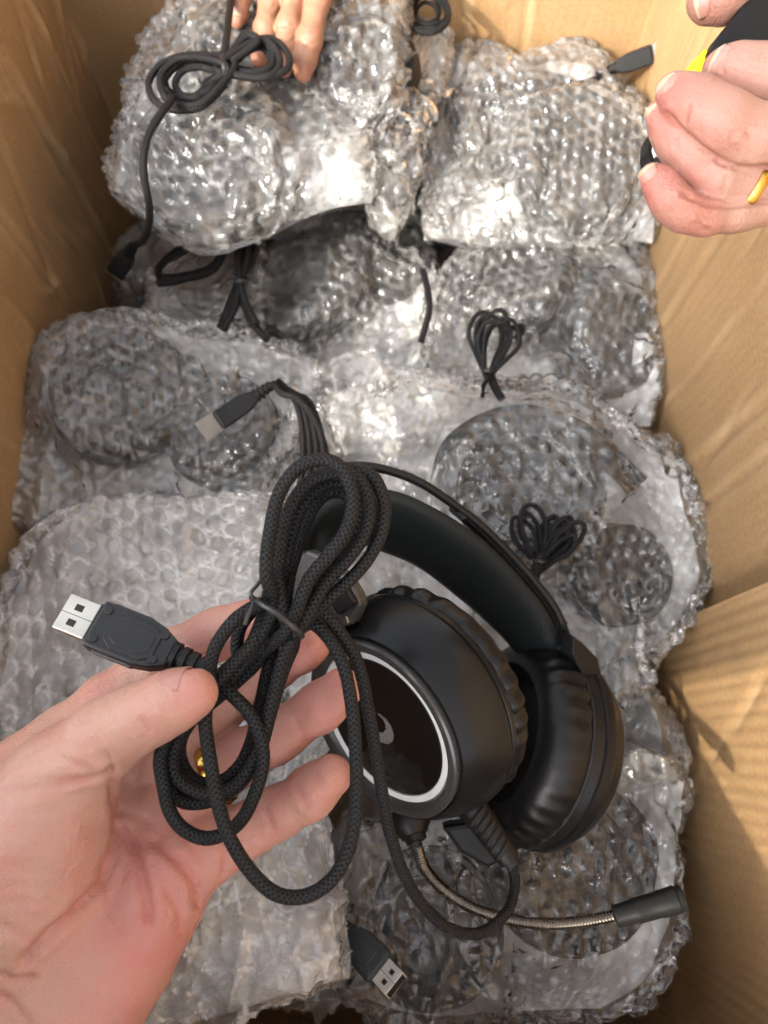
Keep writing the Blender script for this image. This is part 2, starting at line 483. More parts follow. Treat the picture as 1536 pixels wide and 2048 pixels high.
M['gold'] = principled('gold', (0.60, 0.39, 0.10), 0.2, metal=1.0, bump=(250, 0.15, 0.0004))
M['yellow'] = principled('yellow_plastic', (0.85, 0.56, 0.01), 0.4, var=(60, 0.1))
M['skin_front'] = skin_mat('skin_palm')
M['skin_pale'] = skin_mat('skin_pale', (0.32, 0.186, 0.142), (0.33, 0.124, 0.097))
M['skin_tan'] = skin_mat('skin_tan', (0.30, 0.163, 0.10), (0.30, 0.11, 0.075))
M['nail'] = principled('fingernail', (0.36, 0.18, 0.148), 0.25, spec=0.5, var=(120, 0.08))
M['nail_tip'] = principled('fingernail_tip', (0.36, 0.28, 0.19), 0.3)
M['concrete'] = principled('concrete', (0.32, 0.31, 0.29), 0.85, bump=(40, 0.5, 0.003), var=(6, 0.2))
M['wire'] = principled('black_tie_wire', (0.02, 0.02, 0.022), 0.38)

# ================================================================== the carton
X0, X1, Y0, Y1, ZR = -0.225, 0.19, -0.187, 0.50, 0.568
THK = 0.006
ground = mesh_np('ground', [(-40, -40, 0), (40, -40, 0), (40, 40, 0), (-40, 40, 0)], [(0, 1, 2, 3)], M['concrete'], smooth=False)
tag(ground, kind='structure')

box = empty('cardboard_box', ((X0 + X1) / 2, (Y0 + Y1) / 2, 0.0))
tag(box, 'large open brown cardboard carton holding all the wrapped headsets', 'box')

def wall_panel(name, o, u, v, lu, lv, inward, mat, creases, seed, diag=(), step=0.0028, bow=0.002):
    """a sheet of board: o corner, u horizontal, v up; inner face carries creases (position along u, depth, width) and diagonals"""
    o, u, v, inward = (np.asarray(q, float) for q in (o, u, v, inward))
    nu, nv = int(lu / step) + 1, int(lv / (step * 1.6)) + 1
    U, Vv = np.meshgrid(np.linspace(0, lu, nu), np.linspace(0, lv, nv), indexing='ij')
    Q = np.stack([U, Vv, np.full_like(U, seed * 3.1)], -1)
    wear = np.zeros_like(U)
    h = bow * vnoise(Q, 5.0, seed) + 0.0005 * vnoise(Q, 17.0, seed + 1) + 0.0002 * vnoise(Q, 60.0, seed + 2)
    for (c, dep, w) in creases:
        cc = c + 0.004 * vnoise(np.stack([Vv, Vv * 0 + c, Vv * 0], -1), 9.0, seed + 5)
        t = np.abs(U - cc) / w
        h += dep * np.exp(-t * t) * (0.75 + 0.5 * vnoise(np.stack([Vv, Vv * 0, Vv * 0 + c], -1), 22.0, seed + 6))
        h += 0.35 * abs(dep) * np.exp(-((np.abs(U - cc) - 2.2 * w) / (1.3 * w)) ** 2)
        wear += 0.30 * np.exp(-((np.abs(U - cc) - 1.6 * w) / (0.8 * w)) ** 2) * np.clip(0.5 + vnoise(np.stack([U, Vv, U * 0 + c], -1), 40.0, seed + 7), 0, 1)
    for (u0, v0, u1, v1, dep, w) in diag:
        d = np.array([u1 - u0, v1 - v0]); ln = np.hypot(*d); d /= ln
        s = (U - u0) * d[0] + (Vv - v0) * d[1]; t = -(U - u0) * d[1] + (Vv - v0) * d[0]
        t = t + 0.003 * vnoise(np.stack([s, s * 0 + u0, s * 0], -1), 30.0, seed + 9)
        m = np.clip(np.minimum(s, ln - s) / 0.02, 0, 1)
        h += dep * m * np.exp(-(t / w) ** 2)
        wear += 0.38 * m * np.exp(-(t / (0.7 * w)) ** 2) * np.clip(0.45 + vnoise(Q + 3.0, 55.0, seed + 8), 0, 1)
    P = o + U[..., None] * u + Vv[..., None] * v + h[..., None] * inward
    B = o + U[..., None] * u + Vv[..., None] * v - THK * inward
    idx = np.arange(nu * nv).reshape(nu, nv)
    def q(a): return np.stack([a[:-1, :-1], a[1:, :-1], a[1:, 1:], a[:-1, 1:]], -1).reshape(-1, 4)
    F = [q(idx), q(idx + nu * nv)[:, ::-1]]
    for line in (idx[0], idx[-1], idx[:, 0], idx[:, -1]):
        F.append(np.stack([line[:-1], line[1:], line[1:] + nu * nv, line[:-1] + nu * nv], -1))
    return mesh_np(name, np.vstack([P.reshape(-1, 3), B.reshape(-1, 3)]), np.vstack(F), mat, box, col=np.r_[np.clip(wear, 0, 0.6).ravel(), np.zeros(nu * nv)])

rg = random.Random(5)
def scuffs(n, lu, lv, dep=0.0009):
    r = []
    for i in range(n):
        a, b = rg.uniform(0, lu), rg.uniform(0.2 * lv, lv)
        ang = rg.uniform(-0.9, 0.9) + math.pi / 2
        l = rg.uniform(0.03, 0.12)
        r.append((a, b, a + l * math.cos(ang), b + l * math.sin(ang), rg.choice((-1, 1)) * rg.uniform(0.5, 1.2) * dep, rg.uniform(0.0016, 0.0028)))
    return r

wz = ZR - 0.012
# left wall: one long panel with an old score line and diagonal folds, and its lower half behind the seam
w = wall_panel('wall_panel', (X0, 0.246, 0.012), (0, 1, 0), (0, 0, 1), Y1 - 0.246, wz, (1, 0, 0), M['card_y'],
           [(0.052, -0.0026, 0.0032), (0.145, -0.0034, 0.004), (0.205, -0.0024, 0.003)], 3,
           diag=[(0.03, 0.30, 0.13, 0.52, -0.002, 0.003), (0.16, 0.18, 0.10, 0.36, 0.0016, 0.0022)] + scuffs(46, 0.25, wz, 0.0026))
w['label'] = 'left panel with vertical score lines'
wall_panel('wall_panel', (X0 + 0.007, Y0, 0.012), (0, 1, 0), (0, 0, 1), 0.246 - Y0 + 0.004, wz, (1, 0, 0), M['card_y'],
           [(0.36, -0.0016, 0.003)], 4, diag=scuffs(20, 0.43, wz))
# right wall: rear panel and front panel overlapping at the glued joint
w = wall_panel('wall_panel', (X1, 0.0715, 0.012), (0, 1, 0), (0, 0, 1), Y1 - 0.0715, wz, (-1, 0, 0), M['card_y'],
           [(0.066, -0.0012, 0.003), (0.0925, -0.0016, 0.0035), (0.146, -0.0008, 0.003), (0.204, -0.0022, 0.0035), (0.235, -0.0012, 0.003), (0.33, -0.0012, 0.003)], 6,
           diag=scuffs(34, 0.42, wz, 0.0018))
w = wall_panel('wall_panel', (X1 - 0.0085, Y0, 0.012), (0, 1, 0), (0, 0, 1), 0.0745 - Y0, wz, (-1, 0, 0), M['card_front'],
           [(0.02, -0.0012, 0.003)], 8, diag=[(0.12, 0.10, 0.16, 0.33, 0.002, 0.003), (0.06, 0.15, 0.10, 0.30, -0.002, 0.003), (0.20, 0.20, 0.17, 0.36, 0.0012, 0.003)] + scuffs(30, 0.26, wz, 0.0020), bow=0.003)
w['label'] = 'right front panel catching a patch of sunlight'
wall_panel('wall_panel', (X0 - 0.02, Y1, 0.012), (1, 0, 0), (0, 0, 1), X1 - X0 + 0.04, wz, (0, -1, 0), M['card_x'],
           [(0.09, -0.0014, 0.003), (0.30, -0.002, 0.0035), (0.345, -0.0014, 0.003)], 9, diag=scuffs(44, 0.41, wz, 0.0024))
wall_panel('wall_panel', (X0 - 0.02, Y0, 0.012), (1, 0, 0), (0, 0, 1), X1 - X0 + 0.04, wz, (0, 1, 0), M['card_x'],
           [(0.12, -0.0014, 0.003), (0.31, -0.0014, 0.003)], 12, diag=scuffs(12, 0.41, wz))
# floor of the carton: two meeting flaps
for (ya, yb, s) in ((Y0, (Y0 + Y1) / 2 - 0.001, 14), ((Y0 + Y1) / 2 + 0.001, Y1, 15)):
    wall_panel('floor_flap', (X0 - 0.004, ya - 0.004, 0.008), (1, 0, 0), (0, 1, 0), X1 - X0 + 0.008, yb - ya + 0.008, (0, 0, 1), M['card_x'], [], s, step=0.01, bow=0.001)
# open flaps: some hang outside, unseen upright ones are added to block and bounce sun
def flap(pts4, n):
    p = np.array(pts4, float); nn = np.asarray(n, float) * 0.005
    V = np.vstack([p, p + nn]); k = len(p)
    F = [list(range(k))[::-1], list(range(k, 2 * k))] + [[i, (i + 1) % k, k + (i + 1) % k, k + i] for i in range(k)]
    return mesh_np('flap', V, F, M['card_edge'], box, smooth=False)
flap([(X0 - 0.012, -0.045, ZR), (X0 - 0.012, Y1, ZR), (X0 - 0.09, Y1, ZR - 0.20), (X0 - 0.09, -0.045, ZR - 0.20)], (-1, 0, 0.2))
flap([(X0 - 0.0085, Y0 - 0.02, ZR - 0.02), (X0 - 0.0085, -0.055, ZR - 0.02), (X0 - 0.010, -0.062, ZR + 0.2), (X0 - 0.012, -0.05, ZR + 0.56), (X0 - 0.012, Y0 - 0.02, ZR + 0.56)], (-1, 0, 0))['label'] = 'added piece of side flap standing upright to block the sun'  # unseen piece added to keep sun off the hands
flap([(X1 + 0.0085, Y0, ZR - 0.02), (X1 + 0.0085, Y1, ZR - 0.02), (X1 + 0.10, Y1, ZR + 0.36), (X1 + 0.10, Y0, ZR + 0.36)], (1, 0, 0.2))  # unseen, stood up to bounce sunlight onto the left wall
flap([(X0, Y1 + 0.012, ZR), (X1, Y1 + 0.012, ZR), (X1, Y1 + 0.09, ZR - 0.20), (X0, Y1 + 0.09, ZR - 0.20)], (0, 1, 0.2))
fl = flap([(X0 - 0.01, Y0 - 0.0075, ZR - 0.02), (-0.062, Y0 - 0.0075, ZR - 0.02), (-0.060, Y0 - 0.009, ZR + 0.14), (-0.062, Y0 - 0.010, ZR + 0.25), (-0.066, Y0 - 0.012, ZR + 0.56), (X0 - 0.01, Y0 - 0.012, ZR + 0.56)], (0, -1, 0))  # unseen strip added to cut the sun down to a wall patch
fl['label'] = 'added strip of flap standing upright to shape the sun patch'

# ================================================================== bubble wrapped packages
def coons(sides, n, m):
    """four boundary polylines (top: left->right, right: top->bottom, bottom: right->left, left: bottom->top) -> (n,m,3)"""
    def rs(P, k):
        P = catmull(np.asarray(P, float), 200); L_ = np.r_[0, np.cumsum(np.linalg.norm(np.diff(P, axis=0), axis=1))]
        s = np.linspace(0, L_[-1], k); return np.stack([np.interp(s, L_, P[:, j]) for j in range(3)], 1)
    t, r, b, l = rs(sides[0], n), rs(sides[1], m), rs(sides[2], n)[::-1], rs(sides[3], m)[::-1]
    u = np.linspace(0, 1, n)[:, None, None]; v = np.linspace(0, 1, m)[None, :, None]
    S = (1 - v) * t[:, None] + v * b[:, None] + (1 - u) * l[None] + u * r[None]
    S -= (1 - u) * (1 - v) * t[0] + u * (1 - v) * t[-1] + (1 - u) * v * b[0] + u * v * b[-1]
    return S

def drape(P, excess, ells, caps, zf, steps=55, iters=5, seed=0, crumple=1.0):
    """position based cloth: a slack sheet falls over ellipsoids (centre, 3x3 axes, radii) and capsules (a, b, r)"""
    n, m, _ = P.shape
    rng = np.random.default_rng(seed)
    ex = excess * (1 + 0.55 * (excess - 1) * vnoise(P * np.array([1, 1, 0]), 28.0, seed))
    def rest(A, B, e): return np.linalg.norm(A - B, axis=-1) * e
    rh = rest(P[1:], P[:-1], (ex[1:] + ex[:-1]) / 2); rv = rest(P[:, 1:], P[:, :-1], (ex[:, 1:] + ex[:, :-1]) / 2)
    rd1 = rest(P[1:, 1:], P[:-1, :-1], ex[1:, 1:]); rd2 = rest(P[1:, :-1], P[:-1, 1:], ex[1:, :-1])
    u = np.linspace(0, 1, n)[:, None]; v = np.linspace(0, 1, m)[None, :]
    dome = np.minimum(1, 4 * np.minimum(np.minimum(u, 1 - u), np.minimum(v, 1 - v)))
    X = P.copy()
    X[..., 2] += 0.05 * dome + crumple * dome * (0.006 * rng.standard_normal((n, m)) + 0.012 * vnoise(P, 45.0, seed + 3))
    X[..., :2] += crumple * 0.0015 * dome[..., None] * rng.standard_normal((n, m, 2))
    pin = np.zeros((n, m), bool); pin[0] = pin[-1] = True; pin[:, 0] = pin[:, -1] = True
    X0_ = X.copy()
    V = np.zeros_like(X)
    w = np.where(pin, 0.0, 1.0)
    def solve(A, B, wa, wb, r, k):
        d = B - A; l = np.sqrt((d * d).sum(-1)) + 1e-9
        ws = wa + wb; ws = np.where(ws == 0, 1, ws)
        c = (k * (l - r) / l / ws)[..., None] * d
        A += c * wa[..., None]; B -= c * wb[..., None]
    for st in range(steps):
        V[..., 2] -= 9.8 * 0.004 * (1 - pin)
        V *= 0.93
        Xp = X.copy()
        X = X + V * 0.004
        for it in range(iters):
            for p in (0, 1):
                a, b = X[p:-1:2], X[p + 1::2]; k = min(len(a), len(b))
                solve(a[:k], b[:k], w[p:-1:2][:k], w[p + 1::2][:k], rh[p::2][:k], 0.9)
                a, b = X[:, p:-1:2], X[:, p + 1::2]; k = min(a.shape[1], b.shape[1])
                solve(a[:, :k], b[:, :k], w[:, p:-1:2][:, :k], w[:, p + 1::2][:, :k], rv[:, p::2][:, :k], 0.9)
            if it % 2 == 0:
                for p in (0, 1):
                    a, b = X[p:-1:2, :-1], X[p + 1::2, 1:]; k = min(len(a), len(b))
                    solve(a[:k], b[:k], w[p:-1:2, :-1][:k], w[p + 1::2, 1:][:k], rd1[p::2][:k], 0.25)
                    a, b = X[p:-1:2, 1:], X[p + 1::2, :-1]; k = min(len(a), len(b))
                    solve(a[:k], b[:k], w[p:-1:2, 1:][:k], w[p + 1::2, :-1][:k], rd2[p::2][:k], 0.25)
            # film stiffness
            lap = 0.25 * (X[2:, 1:-1] + X[:-2, 1:-1] + X[1:-1, 2:] + X[1:-1, :-2]) - X[1:-1, 1:-1]
            X[1:-1, 1:-1] += 0.035 * lap * w[1:-1, 1:-1][..., None]
        for (c, A, r) in ells:                      # ear cups: rounded discs, A columns = axes, r = (radius, -, half height)
            q = (X - c) @ A
            rr = np.hypot(q[..., 0], q[..., 1]) + 1e-9
            Rc = r[0] - 0.006 * np.clip((np.abs(q[..., 2]) / r[2] - 0.4) / 0.6, 0, 1) ** 2
            dr = Rc - rr; dz = r[2] - np.abs(q[..., 2]); ins = (dr > 0) & (dz > 0) & ~pin
            if ins.any():
                side = ins & (dr < dz); topp = ins & ~side
                f = np.where(side, Rc / rr, 1.0); q[..., 0] *= f; q[..., 1] *= f
                q[..., 2] = np.where(topp, np.sign(q[..., 2]) * r[2], q[..., 2])
                X[ins] = (q @ A.T + c)[ins]
        for (a, b, r) in caps:
            ab = b - a; t = np.clip(((X - a) @ ab) / (ab @ ab), 0, 1); cl = a + t[..., None] * ab
            dv = X - cl; d = np.sqrt((dv * dv).sum(-1)); ins = (d < r) & ~pin
            if ins.any():
                X[ins] = cl[ins] + dv[ins] / (d[ins][:, None] + 1e-9) * r
        X[..., 2] = np.where(pin, X[..., 2], np.maximum(X[..., 2], zf))
        V = (X - Xp) / 0.004
        sp = np.sqrt((V * V).sum(-1, keepdims=True)); V *= np.minimum(1, 1.2 / (sp + 1e-9))
    return X, rh, rv

def upmat(n, f):
    """Catmull-Rom up-sampling matrix, (n-1)*f+1 rows"""
    k = (n - 1) * f + 1; Mx = np.zeros((k, n))
    for j in range(k):
        i = min(j // f, n - 2); t = (j - i * f) / f
        wts = 0.5 * np.array([-t + 2 * t * t - t ** 3, 2 - 5 * t * t + 3 * t ** 3, t + 4 * t * t - 3 * t ** 3, -t * t + t ** 3])
        for q in range(4):
            Mx[j, min(max(i - 1 + q, 0), n - 1)] += wts[q]
    return Mx

def grid_faces(n, m):
    idx = np.arange(n * m).reshape(n, m)
    return np.stack([idx[:-1, :-1], idx[:-1, 1:], idx[1:, 1:], idx[1:, :-1]], -1).reshape(-1, 4)

def film_mesh(name, X, rh, rv, mat, parent, seed, pitch=0.0092, folds=14, height=0.0030, out=1, fine=4, rough=1.0, edge=0.004):
    n, m, _ = X.shape
    U1, U2 = upmat(n, fine), upmat(m, fine)
    Y = np.einsum('ai,ijk->ajk', U1, X); Y = np.einsum('bj,ajk->abk', U2, Y)
    su = np.r_[0, np.cumsum(rh.mean(1))]; sv = np.r_[0, np.cumsum(rv.mean(0))]
    mu = U1 @ su; mv = U2 @ sv
    A, B = np.meshgrid(mu, mv, indexing='ij')
    ang = 0.35 * math.sin(seed * 1.7); A, B = A * math.cos(ang) - B * math.sin(ang), A * math.sin(ang) + B * math.cos(ang)
    A = A + 0.0018 * vnoise(Y, 38.0, seed + 61); B = B + 0.0018 * vnoise(Y, 38.0, seed + 62)      # stretched film
    # hexagonal lattice of bubbles
    rowh = pitch * math.sqrt(3) / 2
    best = np.full(A.shape, 9.0); bid = np.zeros(A.shape)
    r0 = np.floor(B / rowh).astype(int)
    for dr in (-1, 0, 1, 2):
        r = r0 + dr; xo = np.where(r % 2 == 0, 0.0, pitch / 2)
        c = np.round((A - xo) / pitch)
        d = np.hypot(A - (c * pitch + xo), B - r * rowh)
        k = d < best; best = np.where(k, d, best)
        bid = np.where(k, _hash(c.astype(np.int64), r.astype(np.int64), np.zeros_like(r, dtype=np.int64), seed), bid)
    rb = pitch * 0.455
    t = np.clip(best / rb, 0, 1)
    prof = (1 - t ** 3.2)                       # flat-topped dome with steep sides
    infl = np.where(bid < 0.30, 0.15 + bid, 0.55 + 0.55 * bid)      # some are popped
    # dents in the tops of slack bubbles
    dent = 0.5 * (vnoise(Y, 330.0, seed + 2)) * (1 - t)
    cr_ = np.clip(0.5 + 1.6 * vnoise(Y, 19.0, seed + 63), 0, 1) * min(1.0, rough)          # crushed areas
    h = out * height * prof * (infl + dent * rough) * (1 - 0.5 * cr_)
    # crinkles of the web between bubbles
    rid = 1 - np.abs(vnoise(Y, 120.0, seed + 4)); rid2 = 1 - np.abs(vnoise(Y, 210.0, seed + 8))
    h = h + rough * (0.45 + 0.9 * cr_) * (0.0022 * (rid ** 3 - 0.4) + 0.0012 * (rid2 ** 3 - 0.4))
    # folded pleats running across the sheet
    fr = np.random.default_rng(seed + 500); mu_, mv_ = mu[-1], mv[-1]
    AA, BB = np.meshgrid(mu, mv, indexing='ij')
    wob = 0.002 * vnoise(Y, 60.0, seed + 77)
    for _ in range(folds):
        x0, y0 = fr.uniform(0, mu_), fr.uniform(0, mv_); an = fr.uniform(0, math.pi); ln = fr.uniform(0.03, 0.13)
        s_ = (AA - x0) * math.cos(an) + (BB - y0) * math.sin(an); t_ = -(AA - x0) * math.sin(an) + (BB - y0) * math.cos(an)
        t_ = t_ + 0.02 * fr.uniform(-1, 1) * (s_ / 0.06) ** 2 + wob
        w_ = fr.uniform(0.0018, 0.0045)
        h = h + rough * fr.uniform(0.002, 0.0065) * np.exp(-np.abs(t_) / w_) * np.clip(1 - np.abs(s_) / ln, 0, 1) ** 0.7
    du = np.gradient(Y, axis=0); dv = np.gradient(Y, axis=1)
    nn = np.cross(du, dv); nn /= np.linalg.norm(nn, axis=-1, keepdims=True) + 1e-12
    if nn[..., 2].mean() < 0: nn = -nn
    Z = Y + h[..., None] * nn
    k1, k2 = Z.shape[:2]
    # cut, wavy edge of the film
    e = np.zeros((k1, k2)); e[0] = e[-1] = 1; e[:, 0] = e[:, -1] = 1
    Z[..., 2] += e * edge * vnoise(Y, 90.0, seed + 6)
    arc = np.clip(0.55 + 0.9 * vnoise(Y, 170.0, seed + 90), 0.15, 1)          # milky seal broken into white arcs that paint in rim glints
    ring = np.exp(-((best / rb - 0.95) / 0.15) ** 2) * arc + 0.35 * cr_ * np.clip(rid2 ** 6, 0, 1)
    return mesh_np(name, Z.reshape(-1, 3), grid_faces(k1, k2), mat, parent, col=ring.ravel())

def rot_axes(nrm):
    z = np.asarray(nrm, float); z /= np.linalg.norm(z)
    x = np.cross(z, [0.3, 0.9, 0.2]); x /= np.linalg.norm(x)
    return np.stack([x, np.cross(z, x), z], 1)

def ear_cup_simple(parent, c, nrm, R=0.047, T=0.023, mat='black_satin'):
    Mx = np.eye(4); Mx[:3, :3] = rot_axes(nrm); Mx[:3, 3] = c
    prof = [(-T, 0.0), (-T, R * 0.72), (-T * 0.7, R * 0.90), (-T * 0.1, R), (T * 0.1, R), (T * 0.15, R * 0.94), (T * 0.3, R * 0.97), (T * 0.8, R * 0.93), (T, R * 0.75), (T * 0.9, R * 0.62), (T * 0.3, R * 0.55), (T * 0.3, 0)]
    prof = [(-a, r) for a, r in prof][::-1] if False else prof
    return lathe('ear_cup', prof, Mx, M[mat], parent, seg=40)

PACKS = []
def pack(label, sides_px, z, cups=(), band=None, excess=1.22, film='film', seed=1, bubble=dict(), res=0.0052, group='wrapped headsets in the box', fine=5, cat='wrapped headset', zvar=0.010, name='wrapped_headset', lift=0.0, crumple=1.0, under=True, floor=None):
    """sides_px: 4 lists of (px, py[, dz]) ; cups: list of (px, py, z, normal[, R]) ; band: list of (px, py, z)"""
    sides = []
    for s in sides_px:
        sides.append([atz(p[0], p[1], z + (p[2] if len(p) > 2 else 0)) for p in s])
    for i in range(4):
        sides[(i + 1) % 4][0] = sides[i][-1]
    allp = np.vstack([np.array(s) for s in sides]); ctr = allp.mean(0)
    root = empty(name, (ctr[0], ctr[1], z - 0.03)); tag(root, label, cat, group)
    ln = lambda s: np.linalg.norm(np.diff(np.array(s), axis=0), axis=1).sum()
    n = max(8, int((ln(sides[0]) + ln(sides[2])) / 2 / res)); m = max(8, int((ln(sides[1]) + ln(sides[3])) / 2 / res))
    P = coons(sides, n, m)
    rim = np.zeros((n, m)); rim[0] = rim[-1] = 1; rim[:, 0] = rim[:, -1] = 1
    P[..., 2] += zvar * vnoise(P, 26.0, seed + 31) * 0.8
    P[..., :2] += (rim * 0.0015)[..., None] * np.stack([vnoise(P, 80.0, seed + 41), vnoise(P, 80.0, seed + 42)], -1)
    ells, caps = [], []
    for cu in cups:
        R = cu[4] if len(cu) > 4 else 0.047
        c = atz(cu[0], cu[1], cu[2] - 0.008); ear_cup_simple(root, c, cu[3], R)
        ells.append((c, rot_axes(cu[3]), np.array([R + 0.008, R + 0.008, 0.029])))
    if band is not None:
        bp = np.array([atz(*b) for b in band]); 
        dense = catmull(bp, 40); dense[:, 2] -= 0.016
        wv = np.cross(dense[-1] - dense[0], [0, 0, 1.0]); 
        w3 = np.array([0, 0, 1.0]) * 0.018
        V = []; 
        T, Nn, Bn = frames(dense)
        for q, nb in zip(dense, Nn):
            V += [q - w3 - nb * 0.002, q + w3 - nb * 0.002, q + w3 + nb * 0.002, q - w3 + nb * 0.002]
        F = []
        for i in range(len(dense) - 1):
            for k in range(4):
                F.append([i * 4 + k, i * 4 + (k + 1) % 4, i * 4 + 4 + (k + 1) % 4, i * 4 + 4 + k])
        mesh_np('headband', V, F, M['black_satin'], root)
        for i in range(0, 39, 4):
            caps.append((dense[i] + w3 * 0.8, dense[min(i + 4, 39)] + w3 * 0.8, 0.012))
    X, rh, rv = drape(P, excess, ells, caps, (z + 0.004 + 0.008 * vnoise(P, 22.0, seed + 81) + 0.010 * np.clip(6 * np.minimum(np.minimum(np.linspace(0, 1, n)[:, None], 1 - np.linspace(0, 1, n)[:, None]), np.minimum(np.linspace(0, 1, m)[None, :], 1 - np.linspace(0, 1, m)[None, :])), 0, 1)) if floor is None else floor, seed=seed, crumple=crumple)
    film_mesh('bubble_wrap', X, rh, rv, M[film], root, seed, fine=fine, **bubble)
    if under:
        Bt = P.copy(); u = np.linspace(0, 1, n)[:, None]; v = np.linspace(0, 1, m)[None, :]
        dm = np.clip(6 * np.minimum(np.minimum(u, 1 - u), np.minimum(v, 1 - v)), 0, 1)
        Bt[..., 2] -= 0.004 + 0.030 * dm + dm * 0.010 * vnoise(P, 40.0, seed + 51) + dm * 0.006 * vnoise(P, 95.0, seed + 52)
        U1, U2 = upmat(n, 2), upmat(m, 2)
        Bt = np.einsum('bj,ajk->abk', U2, np.einsum('ai,ijk->ajk', U1, Bt))
        mesh_np('bubble_wrap', Bt.reshape(-1, 3), grid_faces(*Bt.shape[:2]), M['film_back'], root, col=np.zeros(Bt.shape[0] * Bt.shape[1]))
    PACKS.append(root)
    return root

up = (0, 0, 1)
PK = {}
# lower layer, glimpsed in the gaps
PK['low_a'] = pack('bubble wrapped headset lying deep under the others near the back left corner', [[(250, 420), (420, 400), (620, 380)], [(640, 500), (640, 700)], [(500, 760), (300, 760)], [(280, 620), (265, 520)]], 0.29,
     cups=[(380, 560, 0.30, (0.2, 0.2, 1)), (520, 600, 0.30, (-0.3, 0, 1))], seed=70, fine=2, under=False)
PK['low_b'] = pack('bubble wrapped headset lying deep under the others near the back right', [[(620, 200), (860, 150), (1200, 160)], [(1230, 400), (1230, 800)], [(1000, 820), (700, 800)], [(640, 600), (620, 400)]], 0.285,
     cups=[(820, 420, 0.29, (0.2, 0.2, 1)), (1000, 640, 0.29, (-0.3, 0, 1))], seed=71, fine=2, under=False)
PK['low_c'] = pack('bubble wrapped headset lying deep under the others below the unwrapped headset', [[(640, 1150), (900, 1180), (1240, 1250)], [(1260, 1450), (1250, 1650)], [(1000, 1800), (650, 1750)], [(600, 1500), (610, 1300)]], 0.29,
     cups=[(820, 1420, 0.30, (0.2, 0.2, 1)), (1080, 1440, 0.30, (-0.3, 0, 1))], seed=72, fine=2, under=False)

PK['p3'] = pack('wrapped headset left of centre with cable strands in the open mouth of its wrap',
     [[(330, 500), (480, 440), (650, 405), (855, 420)], [(880, 540), (880, 660), (860, 780)], [(720, 780), (560, 740), (400, 710), (255, 690)], [(285, 610), (320, 560)]], 0.335,
     cups=[(610, 590, 0.335, (-0.2, 0.15, 1)), (775, 520, 0.328, (0.35, 0.2, 1), 0.036)], band=[(560, 520, 0.34), (640, 440, 0.345), (740, 430, 0.34), (830, 470, 0.335)], seed=3)
PK['p4'] = pack('wrapped headset at the right wall with a grey coil of cable at its lower edge',
     [[(872, 470), (1000, 460), (1150, 470), (1292, 480)], [(1314, 600), (1318, 740), (1300, 850)], [(1200, 880), (1000, 840), (850, 790)], [(858, 700), (868, 590)]], 0.345,
     cups=[(1020, 590, 0.342, (-0.15, 0.2, 1), 0.038), (1215, 690, 0.338, (0.4, -0.1, 1), 0.040)], band=[(940, 640, 0.35), (960, 530, 0.355), (1080, 500, 0.355), (1210, 560, 0.35)], seed=4)
PK['p2'] = pack('wrapped headset in the back right corner with its plug poking out',
     [[(868, 190, -.01), (930, 85), (1010, 125), (1130, 112), (1235, 155)], [(1290, 240), (1306, 350), (1306, 478)], [(1180, 492), (1000, 490), (845, 470)], [(838, 380), (846, 280)]], 0.375,
     cups=[(985, 255, 0.372, (-0.3, -0.2, 1), 0.036), (1160, 350, 0.38, (0.1, -0.25, 1))], band=[(930, 330, 0.38), (960, 180, 0.39), (1090, 150, 0.39), (1220, 210, 0.385)], seed=5)
PK['p1c'] = pack('narrow crumpled tail of bubble wrap between the two back packages',
     [[(792, 70), (850, 55), (906, 75)], [(905, 140), (880, 215), (850, 290)], [(820, 420), (790, 470), (740, 420)], [(750, 300), (785, 160)]], 0.40,
     excess=1.22, seed=6, res=0.0045, name='bubble_wrap_sheet', cat='bubble wrap', group='loose bubble wrap pieces', bubble=dict(rough=1.5), zvar=0.02)
PK['p1b'] = pack('puffed wrap standing up right beside the reaching fingers at the back',
     [[(645, 80), (720, 22), (795, 8)], [(815, 100), (805, 200), (765, 290)], [(745, 360), (700, 330), (650, 260)], [(615, 190), (625, 130)]], 0.425,
     cups=[(730, 160, 0.425, (0.3, -0.2, 1), 0.036)], excess=1.2, seed=8, name='bubble_wrap_sheet', cat='bubble wrap', group='loose bubble wrap pieces', bubble=dict(rough=1.0), film='film', zvar=0.016)
PK['p1'] = pack('wrapped headset at the back left with a bow of black cable lying on top',
     [[(395, -40), (520, -45), (640, -30)], [(690, 150), (742, 262), (745, 386)], [(600, 424), (500, 470), (428, 500), (330, 468), (218, 378)], [(252, 305), (268, 230), (305, 120), (352, 40)]], 0.425,
     cups=[(420, 340, 0.43, (0.0, -0.25, 1)), (510, 110, 0.428, (0.15, 0.2, 1), 0.040)], band=[(300, 330, 0.43), (310, 220, 0.435), (370, 120, 0.435), (440, 60, 0.43)], seed=9)
PK['p5'] = pack('wrapped headset against the left wall with its plug resting on top',
     [[(140, 622), (262, 655), (420, 668), (520, 682), (618, 722)], [(624, 800), (640, 900), (640, 1020)], [(400, 1045), (200, 1055), (14, 1050)], [(25, 930), (45, 800), (66, 706)]], 0.372,
     cups=[(250, 800, 0.372, (0.25, 0.1, 1)), (450, 870, 0.366, (-0.2, 0.15, 1), 0.038)], band=[(150, 900, 0.375), (130, 760, 0.38), (240, 690, 0.38), (400, 720, 0.375)], seed=10)
